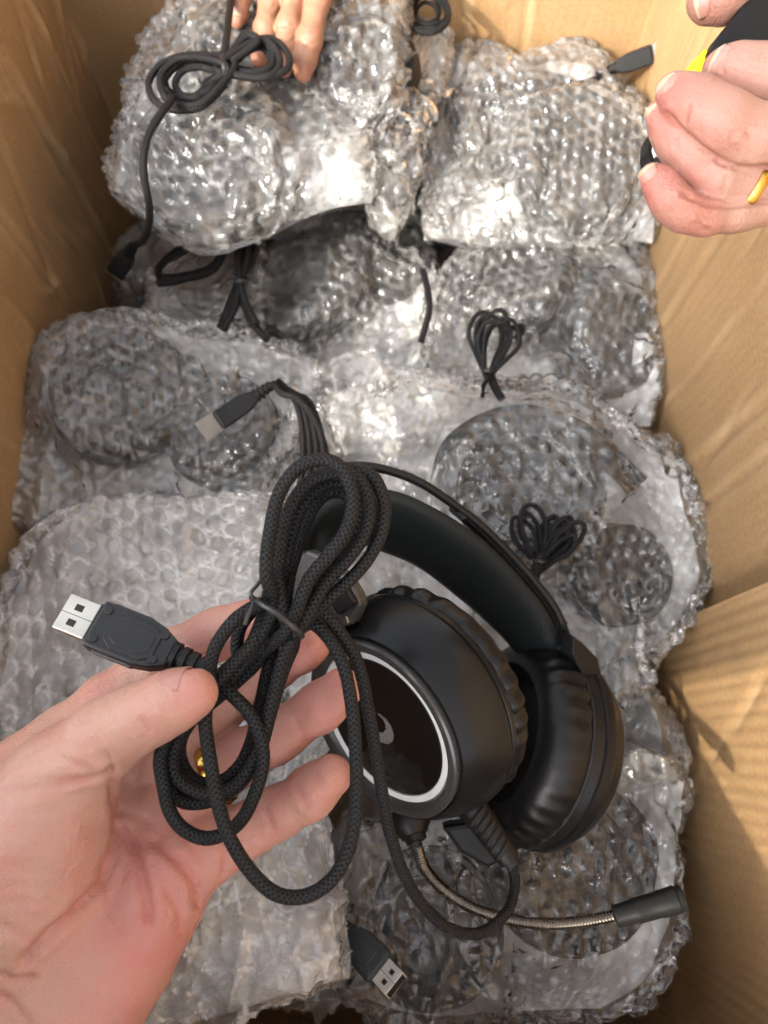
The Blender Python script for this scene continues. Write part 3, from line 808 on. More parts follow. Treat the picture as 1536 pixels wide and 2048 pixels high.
PK['p6'] = pack('wrapped headset right of centre showing a dark round ear cup through the film',
     [[(600, 742), (760, 748), (900, 778), (1080, 778), (1200, 815), (1300, 866), (1352, 900)], [(1394, 1000), (1397, 1130), (1362, 1240)], [(1280, 1350), (1180, 1420), (950, 1430), (700, 1320)], [(560, 1180), (548, 1020), (575, 850)]], 0.366,
     cups=[(1060, 985, 0.375, (-0.15, -0.1, 1), 0.046), (1225, 1150, 0.362, (0.3, -0.2, 1), 0.032)], band=[(850, 1010, 0.375), (890, 880, 0.38), (1020, 815, 0.38), (1170, 850, 0.375), (1290, 960, 0.37)], seed=13, film='film_clear')
PK['p10'] = pack('small crumpled end of bubble wrap between the black ear cup and the right wall',
     [[(1140, 1300), (1230, 1320), (1275, 1345)], [(1285, 1415), (1325, 1440), (1330, 1515)], [(1260, 1560), (1180, 1560)], [(1120, 1500), (1110, 1400)]], 0.345,
     excess=1.22, seed=14, res=0.0045, name='bubble_wrap_sheet', cat='bubble wrap', group='loose bubble wrap pieces', zvar=0.018, bubble=dict(rough=1.5))
PK['p8'] = pack('wrapped headset at the front right under the microphone boom',
     [[(640, 1650), (800, 1600), (1000, 1560), (1200, 1525), (1300, 1508), (1372, 1562)], [(1366, 1700), (1340, 1850), (1290, 1960), (1200, 2018)], [(1050, 2032), (850, 2036), (690, 1992)], [(650, 1900), (640, 1780)]], 0.36,
     cups=[(1130, 1720, 0.36, (0.2, 0.1, 1)), (860, 1850, 0.356, (-0.2, 0.1, 1), 0.040)], band=[(1180, 1880, 0.36), (1290, 1800, 0.362), (1310, 1680, 0.362), (1250, 1590, 0.36)], seed=15, film='film_clear', bubble=dict(rough=1.5), excess=1.2)
PK['p7'] = pack('milky sheet of round bubbles under the hand at the left edge',
     [[(-80, 1040), (150, 1032), (380, 1005), (570, 985)], [(640, 1100), (700, 1280), (700, 1450)], [(560, 1660), (430, 1780), (300, 1880), (-80, 1990)], [(-80, 1700), (-80, 1300)]], 0.385,
     cups=[(120, 1640, 0.365, (0.1, 0.1, 1)), (470, 1420, 0.356, (-0.1, 0.1, 1), 0.036)], excess=1.06, seed=16, film='film_milky', bubble=dict(rough=0.6, height=0.0034, pitch=0.0116), zvar=0.012, crumple=0.5)
PK['p9'] = pack('flat bag of bubble wrap below the hand at the front with diagonal wrinkles',
     [[(400, 1740), (520, 1650), (648, 1612)], [(688, 1790), (694, 1900), (696, 1965)], [(560, 2012), (400, 2045), (235, 2070)], [(290, 1950), (350, 1830)]], 0.415,
     excess=1.07, seed=17, film='film_milky', bubble=dict(rough=1.0, height=0.0018, out=-1), zvar=0.010, crumple=0.6)

LS = dict(name='bubble_wrap_sheet', cat='bubble wrap', group='loose bubble wrap pieces')
PK['s1'] = pack('smooth loose sheet of bubble wrap bridging the middle just above the cable bundle',
     [[(598, 706), (720, 722), (860, 752), (960, 790)], [(930, 840), (850, 900)], [(760, 935), (690, 900), (664, 850)], [(640, 800), (612, 750)]], 0.402,
     excess=1.08, under=False, seed=21, film='film', bubble=dict(rough=0.7, height=0.0022, folds=8), zvar=0.014, crumple=0.6, **LS)
PK['s4'] = pack('strip of bubble wrap filling the gap at the front beside the grey plug',
     [[(590, 1700), (680, 1650), (760, 1640)], [(770, 1760), (760, 1900), (730, 2000)], [(640, 2010), (560, 2000)], [(570, 1900), (580, 1800)]], 0.345,
     excess=1.12, seed=24, film='film', bubble=dict(rough=1.3, folds=10), zvar=0.014, **LS)

# ================================================================== the unwrapped headset
def dirv(r, u, f):
    v = RT * r + UP * u + FW * f
    return v / np.linalg.norm(v)

def on_plane(px, py, o, n):
    r = RT * ((px - 768) / FPX) + UP * ((1024 - py) / FPX) + FW
    t = ((o - C0) @ n) / (r @ n)
    return C0 + r * t

def px_prism(name, outline_px, o, n, thick, mat, parent, bevel=0.0, offset=0.0):
    """prism whose front face is the photo outline laid on the plane (o, n); extruded away along n"""
    n = np.asarray(n, float) / np.linalg.norm(n)
    P = np.array([on_plane(x, y, o, n) for x, y in outline_px])
    c = P.mean(0); Mx = frame(c, P[1] - P[0], n)
    Q = (P - c) @ Mx[:3, :3]
    return prism(name, Q[:, :2], offset, offset + thick, Mx, mat, parent, bevel)

hs_root = empty('headset', at(900, 1400, 0.36))
tag(hs_root, 'unwrapped black over-ear gaming headset with white ring and microphone boom', 'headset')

axA = dirv(0.66, 0.306, 0.68)
oA = at(752, 1464, 0.293)
MA = frame(oA, dirv(0.42, 0.91, 0.0), axA)            # local +Z points inward (towards the head)

def part(name, parent=hs_root, o=None):
    e = bpy.data.objects.new(name, None); e.empty_display_size = 0.01
    link(e, parent)
    return e

cupA = part('ear_cup')
lathe('shell', [(0.0085, 0.0388), (0.0028, 0.0392), (0.0030, 0.0404), (0.0060, 0.0425), (0.0105, 0.0448), (0.0160, 0.0468), (0.0205, 0.0480), (0.0230, 0.0482), (0.0234, 0.0472), (0.0244, 0.0472), (0.0248, 0.0480), (0.0270, 0.0478), (0.0274, 0.0460), (0.0274, 0.030)], MA, M['black_matte'], cupA, seg=128)
lathe('bezel', [(0.0060, 0.0325), (0.0034, 0.0330), (0.0014, 0.0345), (0.0008, 0.0362), (0.0006, 0.0378), (0.0012, 0.0386), (0.0090, 0.0387)], MA, M['bezel'], cupA, seg=128)
lathe('light_ring', [(0.0048, 0.0302), (0.0036, 0.0303), (0.0034, 0.0306), (0.0034, 0.0329), (0.0037, 0.0331), (0.0050, 0.0332)], MA, M['white_ring'], cupA, seg=128)
lathe('face_plate', [(0.0060, 0.0301), (0.0042, 0.0300), (0.0037, 0.0296), (0.0035, 0.0250), (0.0032, 0.0150), (0.0031, 0.0)], MA, M['black_gloss'], cupA, seg=96)

def pad_mod(a, i, n=30, amp=0.0013, seed=3.0):
    w = np.sin(a * n + 2.0 * np.sin(a * 3 + seed)) * (0.6 + 0.4 * np.sin(a * 5 + seed))
    env = np.exp(-((i - 5) / 2.6) ** 2)
    return -0.0006 * w * env, amp * w * env
cu = lathe('cushion', [(0.0276, 0.030), (0.0276, 0.0440), (0.0281, 0.0460), (0.0294, 0.0474), (0.0312, 0.0480), (0.0340, 0.0478), (0.0368, 0.0468), (0.0392, 0.0445), (0.0406, 0.0405), (0.0406, 0.036), (0.0390, 0.0325), (0.035, 0.031), (0.032, 0.030), (0.030, 0.0)], MA, M['leather'], cupA, seg=240, mod=pad_mod)
lathe('speaker_cloth', [(0.0302, 0.0), (0.0301, 0.031)], MA, M['hole'], cupA, seg=48)
# vent slots on the side of the shell
def slot(Mx, ang, t, r, lz, lw, parent, mat):
    c = loc(Mx, r * math.cos(ang), r * math.sin(ang), t); nrm = Mx[:3, :3] @ np.array([math.cos(ang), math.sin(ang), 0])
    tg = Mx[:3, :3] @ np.array([-math.sin(ang), math.cos(ang), 0])
    fr = frame(c, tg, nrm)
    return prism('vent_slot', [(-lw / 2, -lz / 2), (lw / 2, -lz / 2), (lw / 2 - 0.0006, lz / 2), (-lw / 2 + 0.0006, lz / 2)], -0.002, 0.0003, fr, mat, parent)
for k in range(5):
    slot(MA, rad(-68 - k * 5.2), 0.0200, 0.0480, 0.0022, 0.0030, cupA, M['hole'])
# grey halftone emblem and two short lines of marks printed on the face plate
ev = []; ef = []
def dot(x, y, s):
    k = len(ev)
    for (dx, dy) in ((-s, 0), (0, -s), (s, 0), (0, s)):
        rr = math.hypot(x + dx, y + dy)
        ev.append(loc(MA, x + dx, y + dy, 0.00285 if rr < 0.015 else 0.0028)); 
    ef.append([k, k + 1, k + 2, k + 3])
eup = dirv(0.05, 1, 0); 
ex_ = MA[:3, :3].T @ dirv(1, 0.12, -0.6); ey_ = MA[:3, :3].T @ dirv(-0.12, 1, 0.0)
ex2 = ex_[:2] / np.linalg.norm(ex_[:2]); ey2 = np.array([-ex2[1], ex2[0]]);
if ey2 @ ey_[:2] < 0: ey2 = -ey2
for i in range(-13, 14):
    for j in range(-13, 14):
        x = (i + 0.5 * (j % 2)) * 0.00062; y = j * 0.00054
        rr = math.hypot(x, y)
        if rr > 0.0068 or math.hypot(x + 0.0008, y - 0.0022) < 0.0040: continue
        if abs(x + 0.001) < 0.0016 and y > 0.0015: continue
        q = ex2 * x + ey2 * y; dot(q[0], q[1], 0.00026)
for col in range(2):
    for k in range(9):
        q = ex2 * (-0.0052 + col * 0.0024 + (0.0003 if k % 2 else 0)) + ey2 * (0.0078 + k * 0.00062 + col * 0.0012); dot(q[0], q[1], 0.00024)
mesh_np('emblem', ev, ef, M['print'], cupA, smooth=False)

# ---- the far ear cup, seen edge-on
axB = dirv(0.95 * 0.937, -0.95 * 0.348, 0.306)         # outward
oB = at(1064, 1486, 0.364)
MB = frame(oB, dirv(0.35, 0.93, 0.0), axB)
cupB = part('ear_cup')
lathe('shell', [(0.0005, 0.030), (0.0005, 0.0450), (0.0010, 0.0468), (0.0050, 0.0478), (0.0056, 0.0470), (0.0062, 0.0470), (0.0068, 0.0480), (0.0105, 0.0482), (0.0135, 0.0468), (0.0140, 0.0460), (0.0200, 0.0425), (0.0240, 0.0385), (0.0252, 0.0365), (0.0252, 0.0)], MB, M['black_matte'], cupB, seg=128)
def pad_mod_b(a, i):
    n = 36
    w = np.sin(a * n + 2.5 * np.sin(a * 2 + 1.0)) * (0.55 + 0.45 * np.sin(a * 3 + 0.4))
    env = np.exp(-((i - 4) / 2.4) ** 2)
    return 0.0007 * w * env, 0.0013 * w * env
lathe('cushion', [(0.0003, 0.030), (0.0003, 0.0452), (-0.0008, 0.0470), (-0.0035, 0.0482), (-0.0075, 0.0482), (-0.0120, 0.0476), (-0.0160, 0.0460), (-0.0195, 0.0430), (-0.0215, 0.0385), (-0.0210, 0.0345), (-0.018, 0.032), (-0.012, 0.031), (-0.006, 0.030), (-0.004, 0.0)][::-1], MB, M['leather'], cupB, seg=240, mod=lambda a, i: pad_mod_b(a, 13 - i))
lathe('stitched_seam', [(-0.0004, 0.0466), (0.0003, 0.0473), (0.0009, 0.0466)], MB, M['hole'], cupB, seg=96)

# ---- padded strap of the headband
Up_ = catmull(pts([(606, 1118, .322), (612, 1070, .314), (632, 1026, .310), (672, 994, .310), (730, 978, .312), (800, 987, .316), (880, 1024, .322), (960, 1076, .330), (1034, 1148, .339), (1094, 1222, .347), (1126, 1290, .354)]), 70)
Lo_ = catmull(pts([(632, 1150, .340), (640, 1105, .344), (662, 1082, .346), (700, 1080, .347), (760, 1100, .350), (838, 1134, .354), (917, 1194, .360), (979, 1248, .364), (1020, 1290, .367), (1046, 1330, .370), (1058, 1372, .372)]), 70)
def strap_mesh():
    n = 70; mcr = 11
    s = np.linspace(0, 1, mcr)
    C = (1 - s)[None, :, None] * Up_[:, None] + s[None, :, None] * Lo_[:, None]
    T = np.gradient(Up_ + Lo_, axis=0); W = Lo_ - Up_
    Nn = np.cross(T, W); Nn /= np.linalg.norm(Nn, axis=1)[:, None]
    if (Nn[35] @ FW) > 0: Nn = -Nn                         # inner face looks at the camera
    puff = 0.0030 * (1 - (2 * s - 1) ** 4)
    inn = C + (puff[None, :, None] + 0.0006) * Nn[:, None]
    outr = C - (0.0016 * (1 - (2 * s - 1) ** 4) + 0.0006)[None, :, None] * Nn[:, None]
    ring = np.concatenate([inn, outr[:, ::-1]], 1)
    k = ring.shape[1]; idx = np.arange(n * k).reshape(n, k); nx = np.roll(idx, -1, 1)
    F = np.stack([idx[:-1], nx[:-1], nx[1:], idx[1:]], -1).reshape(-1, 4).tolist() + [list(idx[0]), list(idx[-1][::-1])]
    return ring.reshape(-1, 3), F
sv_, sf_ = strap_mesh()
strap = mesh_np('headband_strap', sv_, sf_, M['strap'], hs_root)
# ---- the two sprung bows above it
bow1 = [(600, 1135, .320), (590, 1070, .320), (607, 1008, .320), (648, 960, .322), (695, 934, .325), (760, 937, .328), (838, 964, .331), (917, 1016, .335), (969, 1058, .338), (1021, 1110, .342), (1073, 1168, .346), (1115, 1228, .350), (1146, 1312, .355)]
def flat_bow(name, l, rw, rt, mat):
    P = catmull(pts(l), 120); P, s_ = even(P, 0.0022)
    T, Nn, Bn = frames(P, up0=UP)
    a = np.linspace(0, 2 * math.pi, 12, endpoint=False)
    V = P[:, None] + rt * np.cos(a)[None, :, None] * Nn[:, None] + rw * np.sin(a)[None, :, None] * Bn[:, None]
    n = len(P); idx = np.arange(n * 12).reshape(n, 12); nx = np.roll(idx, -1, 1)
    F = np.stack([idx[:-1], nx[:-1], nx[1:], idx[1:]], -1).reshape(-1, 4).tolist() + [list(idx[0]), list(idx[-1][::-1])]
    return mesh_np(name, V.reshape(-1, 3), F, mat, hs_root)
flat_bow('headband_bow', bow1, 0.0026, 0.0020, M['black_satin'])
bow2 = [(908, 1018, .340), (935, 1042, .352), (985, 1090, .359), (1045, 1155, .363), (1092, 1216, .366), (1130, 1290, .369)]
flat_bow('headband_bow', bow2, 0.0026, 0.0020, M['black_satin'])
px_prism('bow_bracket', [(906, 1016), (918, 1010), (934, 1036), (922, 1042)], at(918, 1024, .338), -FW, 0.004, M['black_satin'], hs_root, 0.0006)

# ---- yokes
nY = -dirv(0.58, 0.10, 0.80)
oY = at(660, 1180, 0.299)
yk = part('yoke')
px_prism('yoke_arm', [(592, 1112), (632, 1098), (672, 1112), (716, 1158), (731, 1182), (739, 1204), (722, 1243), (683, 1253), (640, 1262), (604, 1250), (578, 1200), (577, 1150)], oY, nY, 0.006, M['bezel'], yk, 0.0012)
px_prism('yoke_cap', [(690, 1150), (716, 1160), (737, 1198), (702, 1222), (688, 1200), (672, 1180)], oY - 0.0 * nY, nY, 0.0022, M['black_satin'], yk, 0.0006, offset=0.0062)
px_prism('yoke_button', [(590, 1147), (604, 1137), (611, 1152), (596, 1172), (588, 1168)], oY, nY, 0.0016, M['bezel'], yk, 0.0004, offset=0.0062)
px_prism('screw_pin', [(713, 1226), (716, 1225), (720, 1238), (717, 1239)], oY, nY, 0.0012, M['steel'], yk, 0.0003, offset=0.0062)
yk2 = part('yoke')
px_prism('yoke_arm', [(1122, 1262), (1143, 1278), (1172, 1308), (1180, 1345), (1182, 1372), (1166, 1366), (1140, 1340), (1120, 1300)], at(1150, 1315, 0.352), -dirv(-0.5, 0.1, 0.85), 0.008, M['black_satin'], yk2, 0.001)
px_prism('slider', [(1060, 1258), (1120, 1240), (1150, 1290), (1140, 1340), (1090, 1330)], at(1105, 1290, 0.372), -FW, 0.010, M['black_satin'], yk2, 0.003)
# slider tube between bow and near yoke
tube('slider', pts([(600, 1150, .322), (612, 1180, .316), (628, 1215, .310)]), 0.0062, M['black_satin'], hs_root, seg=20)

# ---- microphone boom
mic = part('microphone')
tube('boom', pts([(826, 1664, .305), (833, 1700, .306), (850, 1738, .308), (884, 1777, .310), (930, 1808, .312), (985, 1830, .313), (1040, 1843, .314), (1100, 1848, .314), (1160, 1844, .313), (1215, 1834, .312), (1245, 1827, .312)]), 0.0021, M['hole'], mic, seg=12)
# coiled gooseneck: rings along the boom
bp_ = catmull(pts([(833, 1690, .306), (850, 1738, .308), (884, 1777, .310), (930, 1808, .312), (985, 1830, .313), (1040, 1843, .314), (1100, 1848, .314), (1160, 1844, .313), (1215, 1834, .312), (1240, 1828, .312)]), 400)
bp_, bs_ = even(bp_, 0.00022)
rr_ = 0.00232 + 0.00022 * np.sin(2 * math.pi * bs_ / 0.0013)
V_, F_, uv_ = tube_data(bp_, rr_, seg=14, resample=False)
mesh_np('gooseneck', V_, F_, M['gunmetal'], mic, uv=uv_)
def cone_prof(name, a, b, prof, mat, parent, seg=40):
    a, b = np.asarray(a), np.asarray(b); ln = np.linalg.norm(b - a)
    return lathe(name, [(t * ln, r) for t, r in prof], frame(a, [0.1, 0.3, 1], (b - a)), mat, parent, seg=seg)
cone_prof('mic_capsule', at(1228, 1834, .312), at(1368, 1795, .309), [(0, 0.0036), (0.02, 0.0044), (0.30, 0.0048), (0.34, 0.0051), (0.37, 0.0050), (0.62, 0.0050), (0.66, 0.0053), (0.90, 0.0055), (0.92, 0.0050), (0.94, 0.0050), (0.955, 0.0055), (0.99, 0.0053), (1.0, 0.0045), (0.995, 0.0)], M['mic'], mic)
# socket under the ear cup
cone_prof('mic_socket', at(812, 1622, .312), at(834, 1684, .305), [(0, 0.0090), (0.3, 0.0092), (0.55, 0.0085), (0.75, 0.0060), (0.8, 0.0058), (0.82, 0.0048), (0.98, 0.0044), (1.0, 0.0036), (1.0, 0.0)], M['black_satin'], mic)

# ---- cable boot with spiral slits
boot = part('cable_boot')
ba, bb = at(935, 1600, .312), at(1020, 1722, .303)
bl = np.linalg.norm(bb - ba); MBo = frame(ba, UP, bb - ba)
cone_prof('sleeve', ba, bb, [(0, 0.0064), (0.10, 0.0066), (0.15, 0.0064), (0.6, 0.0056), (0.95, 0.0048), (1.0, 0.0044), (1.0, 0.0)], M['rubber'], boot)
cone_prof('core', ba + (bb - ba) * 0.05, ba + (bb - ba) * 1.08, [(0, 0.003), (1, 0.003)], M['hole'], boot, seg=16)
view = (C0 - (ba + bb) / 2); view = MBo[:3, :3].T @ view; va = math.atan2(view[1], view[0])
for k in range(6):
    t = 0.24 + k * 0.115; rr = 0.0066 - 0.0019 * t
    pl = []
    for j in range(9):
        a_ = va - 0.95 + j * 0.24
        pl.append(loc(MBo, rr * math.cos(a_), rr * math.sin(a_), bl * t + 0.0016 * (j - 4) / 4 * (1 if k % 1 == 0 else -1)))
    tube('slit', np.array(pl), [0.0003, 0.0009, 0.0011, 0.0012, 0.0012, 0.0012, 0.0011, 0.0009, 0.0003], M['hole'], boot, seg=8)
px_prism('boot_tab', [(880, 1640), (960, 1628), (1010, 1700), (972, 1722), (916, 1690)], at(945, 1680, .326), -FW, 0.008, M['black_satin'], hs_root, 0.002)
px_prism('yoke_foot', [(962, 1710), (982, 1722), (972, 1733), (948, 1716)], at(965, 1722, .33), -FW, 0.004, M['black_satin'], hs_root, 0.0006)

# ================================================================== USB plug builder
def usb_plug(parent, o, ax, wv, body_l=0.028, body_w=0.0158, th=0.0078, body='plug', deco=True, boot_l=0.013, boot_r=0.0042, name='usb_plug', holes=True, metal_l=0.0115, metal='steel'):
    """o: centre of the metal/body joint, ax: towards the cable, wv: across. returns part + boot end point"""
    ax = ax / np.linalg.norm(ax); wv = wv - ax * (wv @ ax); wv /= np.linalg.norm(wv)
    n = np.cross(ax, wv)
    if n @ (C0 - o) < 0: wv = -wv; n = np.cross(ax, wv)
    Mx = np.eye(4); Mx[:3, 0] = ax; Mx[:3, 1] = wv; Mx[:3, 2] = n; Mx[:3, 3] = o
    pl = part(name, parent)
    bw, bl = body_w / 2, body_l
    prism('body', [(0, -bw), (bl * .62, -bw), (bl * .80, -bw * .86), (bl, -bw * .52), (bl, bw * .52), (bl * .80, bw * .86), (bl * .62, bw), (0, bw)], -th / 2, th / 2, Mx, M[body], pl, 0.0011)
    prism('collar', [(-0.0008, -bw * .80), (0.001, -bw * .86), (0.001, bw * .86), (-0.0008, bw * .80)], -th * .40, th * .40, Mx, M[body], pl, 0.0004)
    # metal shell, hollow end
    mw, mt = 0.0060, 0.00225
    prism('metal_shell', [(-metal_l, -mw), (0, -mw), (0, mw), (-metal_l, mw)], -mt, mt, Mx, M[metal], pl, 0.00035)
    prism('opening', [(-metal_l - 0.0001, -mw * .9), (-metal_l + 0.002, -mw * .9), (-metal_l + 0.002, mw * .9), (-metal_l - 0.0001, mw * .9)], -mt * .78, mt * .78, Mx, M['hole'], pl)
    if holes:
        for s in (-1, 1):
            prism('contact_hole', [(-metal_l * .70, s * .0026 - .0011), (-metal_l * .46, s * .0026 - .0011), (-metal_l * .46, s * .0026 + .0011), (-metal_l * .70, s * .0026 + .0011)], mt - 0.001, mt + 0.00006, Mx, M['hole'], pl)
        prism('shell_seam', [(-metal_l, -.00012), (-0.0008, -.00012), (-0.0008, .00012), (-metal_l, .00012)], mt - 0.001, mt + 0.00004, Mx, M['gunmetal'], pl)
    if deco:
        def outline(sc, y):
            return [(bl * (.50 - .34 * sc), y * -.62), (bl * (.50 - .20 * sc), -.0001 - y), (bl * (.50 + .20 * sc), -.0001 - y), (bl * (.50 + .34 * sc), y * -.62), (bl * (.50 + .34 * sc), y * .62), (bl * (.50 + .20 * sc), y), (bl * (.50 - .20 * sc), y), (bl * (.50 - .34 * sc), y * .62)]
        prism('raised_frame', outline(0.92, bw * .74), th / 2 - 0.001, th / 2 + 0.00055, Mx, M[body], pl, 0.0003)
        prism('sunk_plate', outline(0.74, bw * .54), th / 2 - 0.001, th / 2 + 0.00075, Mx, M[body], pl, 0.0003)
        for (x, y) in ((.10, -.62), (.10, .62), (.83, -.52), (.83, .52)):
            cx, cy_ = bl * x, bw * y
            prism('stud', [(cx - .0017, cy_), (cx - .0008, cy_ - .0013), (cx + .0012, cy_ - .0010), (cx + .0016, cy_ + .0006), (cx + .0006, cy_ + .0014), (cx - .0012, cy_ + .0011)], th / 2 - 0.001, th / 2 + 0.0006, Mx, M[body], pl, 0.0003)
        prism('side_rail', [(bl * .12, -bw - .0006), (bl * .60, -bw - .0006), (bl * .66, -bw + .001), (bl * .12, -bw + .001)], -th * .22, th * .22, Mx, M['plug_grey'], pl, 0.0003)
        prism('side_rail', [(bl * .12, bw + .0006), (bl * .60, bw + .0006), (bl * .66, bw - .001), (bl * .12, bw - .001)], -th * .22, th * .22, Mx, M['plug_grey'], pl, 0.0003)
    # ribbed strain relief
    prof = [(0, boot_r * 1.15)]
    nr = 4
    for k in range(nr):
        t0, t1 = k / nr, (k + 0.62) / nr; r = boot_r * (1.1 - 0.35 * k / nr)
        prof += [(boot_l * t0 + 0.0001, r), (boot_l * t1, r), (boot_l * t1 + 0.0001, r * .72), (boot_l * (k + 1) / nr, r * .72)]
    prof += [(boot_l, 0)]
    lathe('strain_relief', prof, frame(o + ax * (bl - 0.0008), wv, ax), M['rubber'], pl, seg=24)
    return pl, o + ax * (bl + boot_l)

# plug in the hand
plug_ax = dirv(0.935, -0.355, -0.06)
plug_w = RT * -0.355 * 0.9 - UP * 0.935 * 0.9 - FW * 0.44
plug_o = at(192, 1250, 0.238)
plug, plug_end = usb_plug(hs_root, plug_o, plug_ax, plug_w, body_l=0.0275)

# ================================================================== the long braided cable
def Tp(s, layer, du=0.0):
    return (515 + 88 * s + 20 * du, 1204 + 62 * s - 40 * du, .2215 + .0058 * layer)
def D(l, d):
    return [(x, y, d) if not isinstance(d, (list, tuple)) else (x, y, d[0] + (d[1] - d[0]) * i / max(1, len(l) - 1)) for i, (x, y) in enumerate(l)]
L1 = [(533, 1150), (537, 1085), (556, 994), (592, 939), (638, 919), (679, 932), (701, 971), (706, 1012), (692, 1062), (660, 1108), (618, 1160)]
L2 = [(554, 1150), (558, 1120), (569, 1049), (592, 994), (629, 957), (670, 946), (711, 953), (733, 985), (738, 1030), (724, 1076), (692, 1122), (650, 1168)]
L3 = [(566, 1150), (574, 1108), (592, 1039), (615, 998), (651, 969), (688, 964), (715, 980), (724, 1017), (711, 1062), (676, 1108), (632, 1160)]
L4 = [(577, 1160), (583, 1135), (606, 1062), (629, 1012), (656, 987), (688, 987), (704, 1012), (690, 1071), (653, 1126), (612, 1180)]
L5 = [(545, 1150), (556, 1090), (580, 1020), (622, 966), (680, 938), (738, 948), (761, 980), (770, 1021), (761, 1071), (733, 1122), (692, 1167), (650, 1204)]
S0 = [(1016, 1716), (1030, 1765), (1013, 1825), (955, 1867), (884, 1848), (822, 1776), (781, 1670), (760, 1560), (742, 1450), (720, 1340), (688, 1277), (640, 1222)]
S0d = [.304, .300, .290, .280, .270, .258, .248, .242, .238, .235, .233, .231]
B4 = [(545, 1285), (505, 1335), (440, 1392), (385, 1440), (361, 1482), (362, 1520), (381, 1553), (412, 1568), (446, 1561), (479, 1532), (500, 1490), (518, 1420), (533, 1350), (548, 1285)]
B3 = [(532, 1282), (480, 1335), (412, 1395), (350, 1450), (323, 1506), (325, 1543), (339, 1579), (365, 1603), (406, 1605), (448, 1590), (488, 1558), (520, 1500), (540, 1430), (560, 1360), (582, 1290)]
B5 = [(520, 1280), (462, 1330), (405, 1385), (362, 1440), (342, 1492), (346, 1540), (372, 1582), (412, 1592), (456, 1576), (500, 1532), (528, 1470), (548, 1400), (566, 1340), (588, 1285)]
DR = [(500, 1218), (465, 1245), (433, 1290), (420, 1336), (413, 1400), (411, 1454), (422, 1532), (437, 1610), (458, 1673), (495, 1735), (542, 1782), (588, 1795), (635, 1782), (677, 1741), (703, 1673), (713, 1584), (710, 1480), (702, 1402), (688, 1335), (660, 1280), (624, 1247)]
DRd = [.222, .221, .221, .221, .219, .217, .215, .214, .213, .213, .213, .214, .215, .217, .219, .221, .223, .225, .227, .229, .230]
B2 = [(505, 1285), (465, 1330), (415, 1388), (365, 1435), (332, 1476), (320, 1522), (328, 1575), (339, 1621), (365, 1657), (406, 1676), (448, 1668), (484, 1638), (511, 1584), (526, 1527), (521, 1475), (500, 1428), (466, 1392)]
cable_px = []
cable_px += [(x, y, d) for (x, y), d in zip(S0, S0d)]
cable_px += [Tp(.88, 1.9)] + D(B4, [.232, .235]) + [Tp(.45, 1.7)] + D(L3, [.229, .230]) + [Tp(.80, 1.0)]
cable_px += D(B3, [.228, .230]) + [Tp(.62, 1.2)] + D(L4, [.235, .233]) + [Tp(.70, 1.7)]
cable_px += D(B5, [.231, .236]) + [Tp(.98, 1.2)][:0] + [Tp(.66, .35)] + D(L2, [.2225, .2245]) + [Tp(.93, .2)]
cable_px += [(560, 1262, .2245), (538, 1290, .228)][:0] + [Tp(.30, 1.6)][:0]
cable_px += D([(590, 1270), (562, 1330), (540, 1420), (516, 1505), (470, 1572), (408, 1586), (352, 1552), (350, 1492), (392, 1428), (470, 1345)], [.225, .227]) + [Tp(.33, .3)] + D(L1, [.2165, .2195]) + [Tp(.74, -.05)]
cable_px += [(555, 1262, .2265), (505, 1262, .229), (497, 1228, .227)][:0]
cable_px_a = cable_px
cable_px_b = [Tp(.10, 1.0)][:0] + [(538, 1204, .224)] + [(x, y, d) for (x, y), d in zip(DR, DRd)] + [Tp(.9, 1.6)] + D(L5, [.226, .228])[::-1] + [Tp(.18, .9)] + D(B2, [.224, .222]) + [(440, 1368, .2255), (415, 1352, .2310)]
CR = 0.0021
cable = tube('braided_cable', np.vstack([pts(cable_px_a), pts([(530, 1300, .229), (480, 1315, .231), (478, 1262, .231), (510, 1215, .228)]), pts(cable_px_b), plug_end[None]]), CR, M['braid'], hs_root, seg=14, step=0.0011)

# ================================================================== twist tie
tie = empty('twist_tie', at(550, 1235, .219)); tag(tie, 'black wire twist tie cinched round the bundled braided cable', 'twist tie')
tube('wire', pts([(503, 1196, .222), (520, 1206, .2165), (545, 1222, .2143), (575, 1244, .2143), (596, 1262, .2165), (604, 1272, .221), (598, 1266, .232), (560, 1236, .238), (520, 1206, .236), (503, 1196, .226)]), 0.00095, M['wire'], tie, seg=8, step=0.001)
tube('wire_end', pts([(511, 1200, .219), (502, 1190, .218), (503, 1183, .2185), (516, 1168, .221), (528, 1150, .2245)]), 0.0006, M['wire'], tie, seg=8, step=0.001)
tube('wire_end', pts([(509, 1198, .219), (505, 1212, .2175), (497, 1228, .2165), (489, 1250, .216)]), 0.0007, M['wire'], tie, seg=8, step=0.001)

# ================================================================== hands (smooth-union fields turned into one continuous skin)
def smin(a, b, k):
    h = np.clip(0.5 + 0.5 * (b - a) / k, 0, 1)
    return b * (1 - h) + a * h - k * h * (1 - h)

def cone_d(P, a, b, ra, rb):
    ab = b - a; t = np.clip(((P - a) @ ab) / (ab @ ab + 1e-12), 0, 1)
    return np.linalg.norm(P - (a + t[..., None] * ab), axis=-1) - (ra + (rb - ra) * t)

